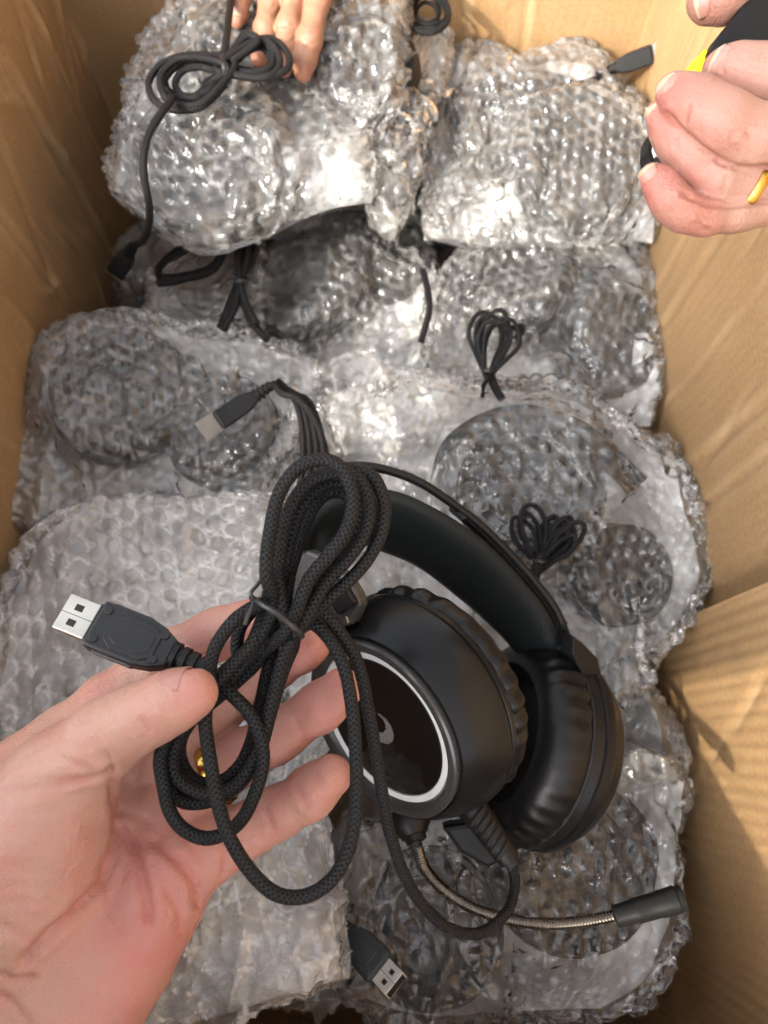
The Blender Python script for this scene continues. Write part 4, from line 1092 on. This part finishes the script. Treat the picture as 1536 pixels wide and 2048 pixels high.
class Hand:
    """chains: list of (list of (px, py, depth, radius mm), k); blended first inside a chain, then with each other"""
    def __init__(self, fingers, palm, kf=0.004, kp=0.012, kj=0.008, kff=0.0022):
        self.fing = [np.array([[*at(p[0], p[1], p[2]), p[3] * 0.001] for p in c]) for c in fingers]
        self.palm = [np.array([[*at(p[0], p[1], p[2]), p[3] * 0.001] for p in c]) for c in palm]
        self.kf, self.kp, self.kj, self.kff = kf, kp, kj, kff
    def chain(self, P, c, k):
        d = None
        for i in range(len(c) - 1):
            e = cone_d(P, c[i, :3], c[i + 1, :3], c[i, 3], c[i + 1, 3])
            d = e if d is None else smin(d, e, k)
        return d
    def sdf(self, P):
        f = None
        for c in self.fing:
            e = self.chain(P, c, self.kf); f = e if f is None else smin(f, e, self.kff)
        p = None
        for c in self.palm:
            e = self.chain(P, c, self.kp); p = e if p is None else smin(p, e, self.kp)
        return f if p is None else smin(f, p, self.kj)

def surface_nets(fn, lo, hi, h):
    n = np.ceil((hi - lo) / h).astype(int) + 1
    ax = [lo[k] + h * np.arange(n[k]) for k in range(3)]
    f = np.full(n, 1.0)
    bs = 10                                             # blocks far from the skin are skipped
    for i0 in range(0, n[0], bs):
        for j0 in range(0, n[1], bs):
            ks = np.arange(0, n[2], bs)
            ctr = np.stack([np.full(len(ks), ax[0][i0] + h * bs / 2), np.full(len(ks), ax[1][j0] + h * bs / 2), lo[2] + h * (ks + bs / 2)], -1)
            dc = fn(ctr)
            for k0, dv in zip(ks, dc):
                if abs(dv) > h * bs * 0.95 + 0.004:
                    f[i0:i0 + bs, j0:j0 + bs, k0:k0 + bs] = dv; continue
                G = np.stack(np.meshgrid(ax[0][i0:i0 + bs], ax[1][j0:j0 + bs], ax[2][k0:k0 + bs], indexing='ij'), -1)
                f[i0:i0 + bs, j0:j0 + bs, k0:k0 + bs] = fn(G)
    s = f < 0
    c = np.zeros(n - 1, int)
    acc = np.zeros((*(n - 1), 3)); cnt = np.zeros(n - 1)
    offs = [(i, j, k) for i in (0, 1) for j in (0, 1) for k in (0, 1)]
    def sl(o): return tuple(slice(o[q], n[q] - 1 + o[q]) for q in range(3))
    for a in offs:
        for q in range(3):
            if a[q] == 1: continue
            b = list(a); b[q] = 1; b = tuple(b)
            fa, fb = f[sl(a)], f[sl(b)]
            cr = (fa < 0) != (fb < 0)
            t = np.where(cr, fa / (fa - fb + 1e-30), 0)
            p = np.zeros((*cr.shape, 3)); p[...] = a; p[..., q] += t
            acc += np.where(cr[..., None], p, 0); cnt += cr
    act = cnt > 0
    vid = np.full(n - 1, -1); vid[act] = np.arange(act.sum())
    I = np.argwhere(act)
    V = lo + h * (I + acc[act] / cnt[act][:, None])
    F = []
    for q in range(3):
        a = [slice(None)] * 3; b = [slice(None)] * 3; a[q] = slice(0, -1); b[q] = slice(1, None)
        cr = s[tuple(a)] != s[tuple(b)]
        E = np.argwhere(cr)
        u, v = [(1, 2), (2, 0), (0, 1)][q]
        ok = (E[:, u] > 0) & (E[:, v] > 0) & (E[:, u] < n[u] - 1) & (E[:, v] < n[v] - 1)
        E = E[ok]
        def g(du, dv):
            X = E.copy(); X[:, u] -= du; X[:, v] -= dv; return vid[X[:, 0], X[:, 1], X[:, 2]]
        Q = np.stack([g(1, 1), g(0, 1), g(0, 0), g(1, 0)], 1)
        flip = ~s[E[:, 0], E[:, 1], E[:, 2]]
        Q[flip] = Q[flip][:, ::-1]
        F.append(Q)
    return V, np.vstack(F)

def project(V):
    r = V - C0; z = r @ FW
    return np.stack([768 + FPX * (r @ RT) / z, 1024 - FPX * (r @ UP) / z], -1), z

def seg_dist(p, poly):
    d = np.full(len(p), 1e9)
    for i in range(len(poly) - 1):
        a, b = np.array(poly[i], float), np.array(poly[i + 1], float)
        ab = b - a; t = np.clip(((p - a) @ ab) / (ab @ ab), 0, 1)
        d = np.minimum(d, np.linalg.norm(p - (a + t[:, None] * ab), axis=1))
    return d

def build_hand(name, hand, mat, label, creases=(), red=(), base_red=0.25, h=0.0013, lumps=0.0004, seed=1, cat='person'):
    allp = np.vstack(hand.fing + hand.palm)
    lo = (allp[:, :3] - allp[:, 3:4]).min(0) - 0.006; hi = (allp[:, :3] + allp[:, 3:4]).max(0) + 0.006
    V, F = surface_nets(hand.sdf, lo, hi, h)
    def grad(P, e=0.0006):
        g = np.stack([hand.sdf(P + np.eye(3)[k] * e) - hand.sdf(P - np.eye(3)[k] * e) for k in range(3)], -1)
        return g / (np.linalg.norm(g, axis=-1, keepdims=True) + 1e-9)
    for _ in range(2):
        V = V - hand.sdf(V)[:, None] * grad(V)
    nr = grad(V)
    # soft irregularity of flesh
    disp = lumps * vnoise(V, 90.0, seed) + lumps * 0.8 * vnoise(V, 210.0, seed + 1)
    pp, z = project(V)
    face = np.clip(((C0 - V) / np.linalg.norm(C0 - V, axis=1)[:, None] * nr).sum(1), 0, 1) ** 0.5
    tint = np.full(len(V), base_red)
    for (poly, dep, w) in creases:
        poly = catmull(np.array(poly, float), 24) if len(poly) > 2 else np.array(poly, float)
        d = seg_dist(pp, poly)
        g = np.exp(-(d / w) ** 2) * face
        puff = np.exp(-((d - 2.3 * w) / (1.4 * w)) ** 2) * face
        disp += -dep * 0.0014 * g + 0.38 * dep * 0.001 * puff
        tint += 0.34 * min(1.0, dep) * g
    for (px, py, d_, r, amt) in red:
        c = at(px, py, d_); tint += amt * np.exp(-(np.linalg.norm(V - c, axis=1) / (r * 0.001)) ** 2)
    tint += 0.10 * vnoise(V, 60.0, seed + 5)
    V2 = V + disp[:, None] * nr
    root = empty(name, allp[:, :3].mean(0)); tag(root, label, cat)
    mesh_np('hand', V2, F, mat, root, col=np.clip(tint, 0, 1))
    return root

def nail(parent, hand, base, tip, nrm, width=0.010, tipfrac=0.22, arc=62, lift=0.0003, r=0.012, name='fingernail'):
    """nail plate wrapped on the finger: base -> tip points lie on the finger axis, nrm = outward direction of the nail"""
    base, tip = np.asarray(base), np.asarray(tip); ax = tip - base; ln = np.linalg.norm(ax); ax /= ln
    nrm = nrm - ax * (nrm @ ax); nrm /= np.linalg.norm(nrm); sd = np.cross(ax, nrm)
    nu, nv = 14, 13
    t = np.linspace(0, 1, nu)[:, None]; sj = np.linspace(-1, 1, nv)[None, :]
    ang_ = rad(arc) * sj * (0.90 + 0.1 * t)
    d = np.cos(ang_)[..., None] * nrm + np.sin(ang_)[..., None] * sd
    o = base + ax * (ln * (t + 0.34 * sj ** 2 * (1 - t) - 0.18 * sj ** 2 * t))[..., None]
    lo_ = np.zeros((nu, nv)); hi_ = np.full((nu, nv), r * 2)
    for _ in range(20):
        m_ = (lo_ + hi_) / 2; ins = hand.sdf(o + d * m_[..., None]) < 0
        lo_ = np.where(ins, m_, lo_); hi_ = np.where(ins, hi_, m_)
    c0 = int((1 - tipfrac) * (nu - 1))
    for i in range(c0, nu): lo_[i] = np.maximum(lo_[i], lo_[i - 1] * 0.985)
    grids = o + d * (lo_ + lift * (0.15 + 0.85 * t) - 0.00035 * np.abs(sj) ** 5 * (1 - 0.6 * t))[..., None]
    G = np.array(grids).reshape(nu, nv, 3)
    F = grid_faces(nu, nv)
    cut = int((1 - tipfrac) * (nu - 1))
    Fi = F.reshape(nu - 1, nv - 1, 4)
    o1 = mesh_np(name, G.reshape(-1, 3), Fi.reshape(-1, 4), M['nail'], parent)
    o1.data.materials.append(M['nail_tip'])
    mi = np.zeros((nu - 1, nv - 1), int)
    for j in range(nv - 1):
        s = ((j + 0.5) / (nv - 1) * 2 - 1); cc = int(round(cut - 1.2 * (1 - s * s)+0.6)); mi[cc:, j] = 1
    o1.data.polygons.foreach_set('material_index', mi.ravel().astype(np.int32))
    sm = o1.modifiers.new('thick', 'SOLIDIFY'); sm.thickness = 0.0005; sm.offset = -1
    return o1

def z7(l): return [(x * .5208, 1350 + y * .5208) for x, y in l]

# ---------------------------------------------------------------- the hand holding the cable (palm towards us)
h1 = Hand(
    fingers=[
        [(225, 1418, .262, 11.0), (330, 1318, .264, 9.6), (440, 1266, .259, 8.9), (505, 1250, .255, 8.2), (548, 1244, .252, 7.2)],
        [(330, 1505, .266, 11.0), (440, 1408, .271, 9.4), (545, 1332, .268, 8.4), (600, 1300, .264, 7.8), (622, 1288, .262, 7.0)],
        [(320, 1640, .258, 11.5), (428, 1552, .262, 9.6), (490, 1512, .263, 9.0), (552, 1474, .261, 8.6), (640, 1414, .257, 8.3), (684, 1378, .254, 7.3)],
        [(335, 1738, .250, 12.5), (440, 1688, .253, 10.0), (500, 1657, .255, 8.7), (560, 1622, .254, 8.3), (622, 1584, .251, 8.1), (661, 1551, .249, 7.2)],
        [(120, 1560, .234, 14.5), (205, 1480, .228, 11.6), (262, 1443, .223, 9.8), (312, 1420, .2195, 8.9), (352, 1400, .217, 8.4), (388, 1384, .2155, 6.9)],
    ],
    palm=[
        [(225, 1425, .264, 12), (140, 1510, .260, 15), (20, 1625, .252, 20), (-120, 1760, .246, 25)],
        [(330, 1510, .270, 11.5), (210, 1620, .266, 15), (90, 1740, .258, 18), (-100, 1900, .250, 25)],
        [(320, 1640, .262, 12.5), (210, 1750, .258, 16), (100, 1860, .250, 19), (-80, 2030, .246, 25)],
        [(345, 1735, .250, 13.5), (290, 1815, .246, 15.5), (205, 1930, .239, 18.5), (110, 2050, .234, 21), (-60, 2240, .236, 27)],
        [(130, 1560, .236, 15), (85, 1660, .233, 18.5), (30, 1790, .232, 21), (-60, 1930, .236, 24), (-160, 2120, .240, 27)],
        [(-100, 1820, .243, 28), (-240, 2080, .25, 32)],
        [(110, 2060, .236, 21), (-150, 2280, .245, 29)],
    ], kf=0.004, kp=0.011, kj=0.009)
cre = [
    (z7([(425, 375), (440, 470), (445, 560), (430, 680), (380, 800), (290, 900), (180, 1010), (90, 1100)]), 1.5, 9),
    (z7([(20, 430), (160, 428), (280, 415), (400, 380)]), 0.9, 6),
    (z7([(60, 395), (200, 400), (330, 395)]), 0.5, 5),
    (z7([(200, 310), (300, 345), (370, 375)]), 0.5, 5),
    (z7([(410, 300), (425, 340), (420, 385)]), 0.8, 6),
    (z7([(470, 590), (525, 700), (560, 850), (575, 930)]), 1.1, 9),
    (z7([(600, 640), (690, 720), (750, 800), (765, 880)]), 1.2, 10),
    (z7([(455, 520), (560, 560), (660, 650)]), 0.5, 6),
    (z7([(640, 830), (690, 900), (690, 980)]), 0.6, 8),
    (z7([(850, 640), (865, 700), (860, 760)]), 1.0, 6),
    (z7([(0, 1150), (60, 1175), (120, 1160)]), 0.9, 7),
    (z7([(0, 1230), (60, 1270), (110, 1340)]), 0.7, 7),
    (z7([(160, 1000), (250, 930), (330, 870)]), 0.5, 6),
    (z7([(0, 960), (90, 1000), (150, 1040)]), 0.4, 7),
    (z7([(400, 700), (410, 820), (470, 980)]), 0.5, 10),
    (z7([(545, 170), (562, 215), (548, 245)]), 0.7, 5),
    ([(590, 1572), (602, 1594), (612, 1618)], 0.6, 5), ([(598, 1568), (610, 1590), (620, 1612)], 0.3, 4),
    ([(528, 1612), (540, 1640), (548, 1672)], 0.7, 6), ([(588, 1440), (602, 1462), (612, 1482)], 0.5, 5),
    ([(505, 1480), (520, 1510), (528, 1540)], 0.6, 5),
    ([(300, 1388), (316, 1400), (326, 1420)], 0.35, 4), ([(288, 1392), (304, 1408), (312, 1428)], 0.3, 4),
]
for i in range(9):
    y = 1588 + i * 26 + (i % 3) * 5
    cre.append(([(0, y), (60, y + 4 - i), (130 + 10 * (i % 2), y - 4 + (i % 4) * 3)], 0.22, 5))
redl = [(680, 1385, .25, 16, .40), (655, 1555, .245, 16, .40), (622, 1288, .26, 14, .30), (545, 1240, .25, 15, .25), (385, 1390, .213, 12, .22), (600, 1420, .25, 18, .18),
        (330, 1880, .235, 26, .28), (330, 1740, .24, 26, .22), (280, 1480, .25, 24, .2), (180, 1960, .23, 30, .2), (560, 1620, .25, 16, .12), (420, 1260, .25, 18, .2)]
p1_ = build_hand('person', h1, M['skin_front'], 'open hand reaching in from the lower left holding the braided cable bundle and plug', cre, redl, base_red=0.20, h=0.0013, seed=3)
nail(p1_, h1, at(352, 1400, .217), at(396, 1380, .2150), dirv(-0.36, 0.90, -0.22), arc=56, tipfrac=-0.2)
# gold ring on the ring finger
def finger_ring(parent, px, py, d, ax, R, w=0.0017, t=0.0011, name='gold_ring', bumps=0):
    ax = ax / np.linalg.norm(ax); Mx = frame(at(px, py, d), UP, ax)
    prof = [(-w, R), (-w * .9, R + t * .7), (-w * .4, R + t), (w * .4, R + t), (w * .9, R + t * .7), (w, R), (w * .6, R - 0.0002), (-w * .6, R - 0.0002)]
    md = (lambda a, i: (0.0 * a + 0 * i, 0.0003 * np.sin(a * bumps) * ((i > 0) & (i < 5)))) if bumps else None
    return lathe(name, prof, Mx, M['gold'], parent, seg=72, mod=md, closed=True)
finger_ring(p1_, 432, 1548, .262, pts([(490, 1512, .263)])[0] - pts([(428, 1552, .262)])[0], 0.0104, w=0.0021)

# ---------------------------------------------------------------- the hand at the upper right
h2 = Hand(
    fingers=[
        [(1412, 4, .240, 6.0), (1440, -8, .238, 7.8), (1500, -50, .236, 9.0), (1600, -110, .236, 10)],
        [(1441, 133, .226, 4.6), (1461, 139, .2255, 6.6), (1490, 146, .224, 7.8), (1536, 156, .223, 8.6), (1640, 176, .223, 9.6)],
        [(1342, 180, .221, 4.3), (1364, 194, .220, 6.0), (1394, 212, .2185, 7.6), (1444, 248, .217, 9.0), (1505, 277, .218, 8.8), (1600, 285, .221, 9.6)],
        [(1316, 227, .227, 3.6), (1334, 252, .227, 5.0), (1360, 284, .2265, 6.4), (1392, 322, .226, 7.4), (1436, 356, .226, 7.7), (1495, 370, .227, 7.2), (1600, 362, .229, 8.4)],
        [(1303, 348, .2235, 3.4), (1320, 366, .2235, 4.6), (1340, 402, .224, 5.4), (1368, 426, .225, 5.4), (1410, 434, .2265, 5.0), (1470, 428, .228, 5.2), (1600, 398, .231, 7.0)],
    ],
    palm=[[(1600, 176, .224, 10.0), (1640, 290, .226, 13.0), (1640, 400, .232, 10.0)], [(1640, 290, .228, 16.0), (1800, 280, .235, 26.0)], [(1610, -110, .238, 10.5), (1720, 100, .238, 18.0), (1800, 250, .238, 22.0)]],
    kf=0.0035, kff=0.0004, kj=0.005)
def za(l): return [(1236 + x * .2441, y * .2441) for x, y in l]
cre2 = [(za([(400, 930), (520, 1060), (700, 1220), (900, 1350), (1100, 1385), (1229, 1370)]), 1.0, 5), (za([(520, 1590), (720, 1670), (930, 1690), (1229, 1650)]), 0.9, 4),
        (za([(600, 860), (570, 930), (550, 1010)]), 0.55, 4), (za([(480, 1150), (470, 1190), (490, 1230)]), 0.4, 4),
        (za([(960, 1080), (930, 1180), (980, 1260)]), 0.45, 4), (za([(1060, 1060), (1090, 1160), (1080, 1260)]), 0.4, 4), (za([(900, 1440), (870, 1540), (850, 1600)]), 0.4, 4),
        (za([(640, 1830), (690, 1870), (740, 1880)]), 0.5, 4), (za([(820, 1540), (800, 1600), (760, 1640)]), 0.3, 4), (za([(860, 560), (850, 620), (800, 650)]), 0.4, 4),
        (za([(1040, 1130), (1060, 1180), (1040, 1230)]), 0.3, 4)]
red2 = [(1342, 182, .215, 9, .5), (1314, 228, .223, 8, .5), (1303, 352, .22, 8, .5), (1346, 412, .222, 12, .5), (1434, 135, .222, 9, .35), (1392, 322, .22, 12, .12), (1410, 20, .235, 10, .3)]
p2_ = build_hand('person', h2, M['skin_pale'], 'hand with gold ring curled round a black and yellow gadget at the upper right', cre2, red2, base_red=0.22, h=0.0010, lumps=0.0003, seed=8)
nail(p2_, h2, at(1352, 187, .2205), at(1335, 168, .2215), dirv(-0.80, 0.15, -0.45), arc=58, tipfrac=0.24)
nail(p2_, h2, at(1325, 240, .227), at(1311, 216, .2275), dirv(-0.78, 0.10, -0.45), arc=58, tipfrac=0.24)
nail(p2_, h2, at(1312, 362, .2235), at(1297, 338, .224), dirv(-0.72, -0.30, -0.6), arc=58, tipfrac=0.22)
nail(p2_, h2, at(1454, 138, .2255), at(1430, 129, .227), dirv(-0.45, -0.10, -0.9), arc=50, tipfrac=0.18)
nail(p2_, h2, at(1430, -2, .2385), at(1396, 10, .2415), dirv(-0.25, -0.35, -0.9), arc=55, tipfrac=0.22)
finger_ring(p2_, 1492, 370, .227, dirv(0.93, -0.30, 0.25), 0.0078, w=0.0016)
finger_ring(p2_, 1545, 290, .219, dirv(0.9, -0.1, 0.3), 0.0092, w=0.0012)

# ---------------------------------------------------------------- fingers reaching down at the back
h3 = Hand(
    fingers=[
        [(500, -70, .455, 6.6), (484, -10, .452, 6.0), (477, 25, .450, 5.4), (474, 40, .450, 4.6)],
        [(560, -60, .455, 7.2), (541, 0, .450, 6.9), (530, 60, .446, 6.6), (523, 100, .446, 6.0), (520, 116, .447, 5.2)],
        [(610, -70, .450, 7.2), (586, 0, .445, 6.6), (576, 50, .442, 6.4), (570, 100, .443, 6.0), (567, 138, .446, 5.0)],
        [(660, -70, .450, 7.6), (636, 0, .446, 7.2), (619, 80, .443, 7.1), (610, 120, .444, 6.6), (606, 146, .447, 5.6)],
    ],
    palm=[[(500, -70, .457, 7), (560, -90, .457, 9), (620, -90, .455, 10), (665, -75, .453, 9)], [(600, -110, .457, 14), (640, -220, .465, 18), (700, -420, .48, 24)]], kff=0.0015, kj=0.006)
def zb(l): return [(420 + x * .1953, y * .1953) for x, y in l]
cre3 = [(zb([(560, 80), (610, 100), (660, 70)]), 0.5, 3), (zb([(730, 260), (790, 270), (860, 255)]), 0.45, 3), (zb([(720, 400), (790, 430), (870, 400)]), 0.4, 3),
        (zb([(910, 420), (990, 460), (1080, 430)]), 0.4, 3), (zb([(940, 310), (1020, 320), (1100, 300)]), 0.3, 3), (zb([(560, 40), (620, 60), (670, 40)]), 0.4, 3)]
red3 = [(606, 150, .44, 9, .4), (567, 140, .44, 8, .4), (474, 42, .445, 7, .5), (520, 115, .44, 8, .5)]
p3_ = build_hand('person', h3, M['skin_tan'], 'fingers of a hand pressing down on the wrapped headset at the back', cre3, red3, base_red=0.2, h=0.0011, lumps=0.0003, seed=12)
nail(p3_, h3, at(478, 20, .450), at(473, 42, .450), dirv(-0.1, 0.0, -1), arc=50)

# ---------------------------------------------------------------- gadget in the upper right hand
gad = empty('handheld_gadget', at(1420, 220, .245)); tag(gad, 'black and yellow gadget gripped in the hand at the upper right', 'gadget')
ng = -dirv(0.05, 0.05, 1)
go = at(1420, 200, .2345)
px_prism('black_body', [(1512, -30), (1463, 37), (1426, 82), (1418, 100), (1412, 182), (1360, 214), (1318, 236), (1304, 262), (1301, 292), (1307, 322), (1330, 352), (1360, 377), (1374, 371), (1440, 340), (1560, 300), (1700, 240), (1700, -30)], go, ng, 0.014, M['black_satin'], gad, 0.0022, offset=-0.014)
px_prism('yellow_edge', [(1358, 150), (1418, 84), (1436, 100), (1424, 192), (1409, 184)], go, ng, 0.006, M['yellow'], gad, 0.0006, offset=-0.009)
px_prism('painted_gleam', [(1306, 286), (1311, 296), (1318, 312), (1308, 316), (1304, 302)], go, ng, 0.0012, M['white_ring'], gad, 0.0003, offset=-0.0006)  # white sliver painted in as a reflection on the black body

# ================================================================== cables and plugs that stick out of the wrapped packages
def zpts(l): return np.array([atz(*p) for p in l])
def loops(parent, base, z, n, spread, r=0.0021, mat='braid', jit=5, seed=0, dz=0.0035, name='cable_coil'):
    """one continuous cable wound n times round a closed photo-space loop with a little scatter"""
    rgn = random.Random(seed); out = []
    b = np.array(base, float); c = b.mean(0)
    for k in range(n):
        f = 1 + spread * (k - (n - 1) / 2)
        ox, oy = rgn.uniform(-jit, jit), rgn.uniform(-jit, jit)
        ra = rgn.uniform(-0.16, 0.16); sx, sy = rgn.uniform(0.86, 1.12), rgn.uniform(0.86, 1.12)
        zz = z + dz * rgn.uniform(-1, 1) + dz * 0.5 * k
        for p in b:
            v = (p - c) * f * np.array([sx, sy]); v = np.array([v[0] * math.cos(ra) - v[1] * math.sin(ra), v[0] * math.sin(ra) + v[1] * math.cos(ra)])
            q = b[0] + ((c + v) - b[0]) * (1.0 if p is not b[0] else 0.4)
            out.append(atz(q[0] + ox + rgn.uniform(-jit, jit) * .3, q[1] + oy, zz + 0.001 * math.sin(len(out))))
    return tube(name, np.array(out), r, M[mat], parent, seg=10, step=0.0016)

def fan(parent, knot, z, n, a0, a1, ln, hw, r=0.0015, seed=0, name='cable_coil'):
    """one cable folded into n teardrop loops that all pass through the tied knot"""
    g = random.Random(seed); out = []
    for k in range(n):
        a = rad(a0 + (a1 - a0) * (k + 0.5) / n + g.uniform(-5, 5)); l = ln * g.uniform(0.82, 1.1); w = hw * g.uniform(0.7, 1.25)
        for (t, s) in ((0.0, 0.0), (0.32, -0.62), (0.66, -1.0), (0.92, -0.62), (1.0, 0.0), (0.92, 0.62), (0.66, 1.0), (0.32, 0.62)):
            x = l * t; y = w * s
            out.append(atz(knot[0] + x * math.sin(a) + y * math.cos(a) + g.uniform(-2, 2), knot[1] - x * math.cos(a) + y * math.sin(a) + g.uniform(-2, 2), z + 0.0016 * k * (0.3 + t) + g.uniform(-.001, .001)))
    out.append(atz(knot[0] - 4, knot[1] + 14, z)); out.append(atz(knot[0] - 10, knot[1] + 42, z - 0.006))
    return tube(name, np.array(out), r, M['braid'], parent, seg=10, step=0.0014)

def plug_px(parent, tip, joint, z_joint, wdir=None, dz=0.0, **kw):
    """USB plug from photo points: joint of metal and body, direction away from the tip"""
    o = atz(joint[0], joint[1], z_joint); a = atz(tip[0], tip[1], z_joint + dz)
    ax = o - a
    w = np.cross(ax, (C0 - o))
    return usb_plug(parent, o, ax, w, **kw)

# a) bow of cable on the back left package
r1 = PK['p1']
zc = 0.478
loops(r1, [(447, 132), (490, 92), (530, 78), (556, 100), (560, 128), (535, 146), (490, 148)], zc, 5, 0.14, seed=1, r=0.0020)
loops(r1, [(445, 134), (400, 122), (350, 128), (322, 158), (340, 192), (392, 196), (430, 165)], zc, 5, 0.15, seed=2, r=0.0020)
loops(r1, [(447, 128), (478, 84), (496, 66), (512, 80), (470, 118)], zc + 0.004, 2, 0.15, seed=3)
tube('cable', zpts([(470, -60, .47), (462, 0, .474), (455, 60, .479), (448, 118, .482)]), 0.0021, M['braid'], r1, seg=10)
plA, endA = plug_px(r1, (218, 566), (232, 545), 0.385, dz=-0.010, body_l=0.022, body_w=0.0125, th=0.007, deco=False, boot_l=0.010, boot_r=0.0036, metal_l=0.003, holes=False)
tube('cable', np.vstack([zpts([(345, 196, .492), (322, 228, .496), (298, 268, .496), (287, 312, .494), (289, 360, .488), (298, 410, .474), (298, 450, .450), (286, 482, .420)]), endA[None]]), 0.0021, M['braid'], r1, seg=10)
tube('cable_tie', zpts([(441, 108, .482), (447, 130, .488), (452, 156, .482)]), 0.0016, M['wire'], r1, seg=8)
# b) strands in the mouth of the left-of-centre package
r3 = PK['p3']
for i, l in enumerate(([(512, 455), (500, 500), (478, 555), (460, 605), (440, 655)], [(525, 458), (508, 510), (484, 556), (470, 600), (452, 652)], [(490, 455), (482, 510), (476, 556), (484, 600), (505, 645), (535, 680)], [(500, 452), (494, 520), (482, 556), (472, 610), (446, 660)], [(470, 470), (475, 520), (479, 556), (492, 606), (514, 648)])):
    tube('cable', zpts([(x, y, .392 + .002 * i) for x, y in l]), 0.0023, M['braid'], r3, seg=10)
tube('cable_tie', zpts([(463, 556, .398), (480, 562, .405), (496, 560, .398)]), 0.0014, M['wire'], r3, seg=8)
loops(r3, [(335, 520), (400, 480), (440, 500), (420, 540), (360, 560), (320, 560)], .372, 3, 0.12, seed=5, r=0.0024)
# c) strand between the two middle packages
tube('cable', zpts([(846, 540, .385), (857, 590, .388), (858, 625, .388), (850, 655, .386), (842, 685, .380)]), 0.0022, M['braid'], r3, seg=10)
# d) coil on the right-hand package
r4 = PK['p4']
fan(r4, (974, 752), .398, 7, -4, 20, 122, 27, r=0.0014, seed=17)
tube('cable_tie', zpts([(962, 736, .400), (976, 742, .406), (990, 738, .400)]), 0.0012, M['wire'], r4, seg=8)
tube('cable', zpts([(978, 742, .396), (990, 775, .394), (1005, 800, .390)]), 0.0026, M['braid'], r4, seg=10)
tube('cable', zpts([(1015, 660, .394), (1038, 652, .396), (1046, 662, .396), (1030, 678, .394)]), 0.0019, M['braid'], r4, seg=10)
# e) plug and bundle on the left-hand package
r5 = PK['p5']
plE, endE = plug_px(r5, (412, 858), (436, 842), 0.420, dz=0.0, body_l=0.026, body_w=0.0115, th=0.007, deco=False, body='black_satin', boot_l=0.012, boot_r=0.0036, holes=False, metal='steel_shaded')
tube('cable', np.vstack([endE[None], zpts([(565, 787, .424), (592, 796, .424), (622, 828, .420), (645, 880, .412), (655, 940, .405), (650, 1000, .400)])]), 0.0021, M['braid'], r5, seg=10)
for i in range(4):
    tube('cable', zpts([(556 + 7 * i, 762 + 9 * i, .415), (590 + 8 * i, 800, .418), (604 + 11 * i, 850, .416), (606 + 14 * i, 910, .410), (600 + 15 * i, 980, .402)]), 0.0021, M['braid'], r5, seg=10)
# f) coil beside the headband
r6 = PK['p6']
fan(r6, (1078, 1134), .416, 3, -30, -4, 118, 27, r=0.0014, seed=9)
fan(r6, (1080, 1134), .414, 8, 12, 56, 112, 17, r=0.0014, seed=29)
tube('cable_tie', zpts([(1066, 1120, .418), (1080, 1124, .424), (1096, 1122, .418)]), 0.0012, M['wire'], r6, seg=8)
tube('cable', zpts([(1083, 1110, .420), (1072, 1140, .420), (1066, 1170, .416)]), 0.0030, M['braid'], r6, seg=10)
# g) plug of the back right package
r2 = PK['p2']
plG, endG = plug_px(r2, (1336, 96), (1304, 108), 0.405, dz=0.004, body_l=0.025, body_w=0.0125, th=0.0078, deco=False, body='black_satin', boot_l=0.012, boot_r=0.0036, holes=False, metal='steel_shaded')
tube('cable', np.vstack([endG[None], zpts([(1196, 156, .402), (1160, 168, .398), (1120, 172, .392)])]), 0.0021, M['braid'], r2, seg=10)
# h) dark coil at the very back
rb = PK['p1c']
loops(rb, [(818, 40), (822, 8), (848, -14), (880, 0), (892, 34), (870, 56), (838, 56)], .430, 6, 0.13, seed=12, r=0.0015, name='cable_coil')
# i) plug lying at the front
r8 = PK['p8']
plI, endI = plug_px(r8, (798, 1978), (764, 1941), 0.402, dz=0.010, body='plug_grey', metal='steel_lit', body_l=0.030, body_w=0.0155, th=0.0075)
tube('cable', np.vstack([endI[None], zpts([(640, 1790, .360), (600, 1740, .35)])]), 0.0022, M['braid'], r8, seg=10)
tube('cable', zpts([(960, 2020, .30), (1010, 2036, .30), (1070, 2042, .30), (1140, 2050, .29)]), 0.0026, M['braid'], r8, seg=10)
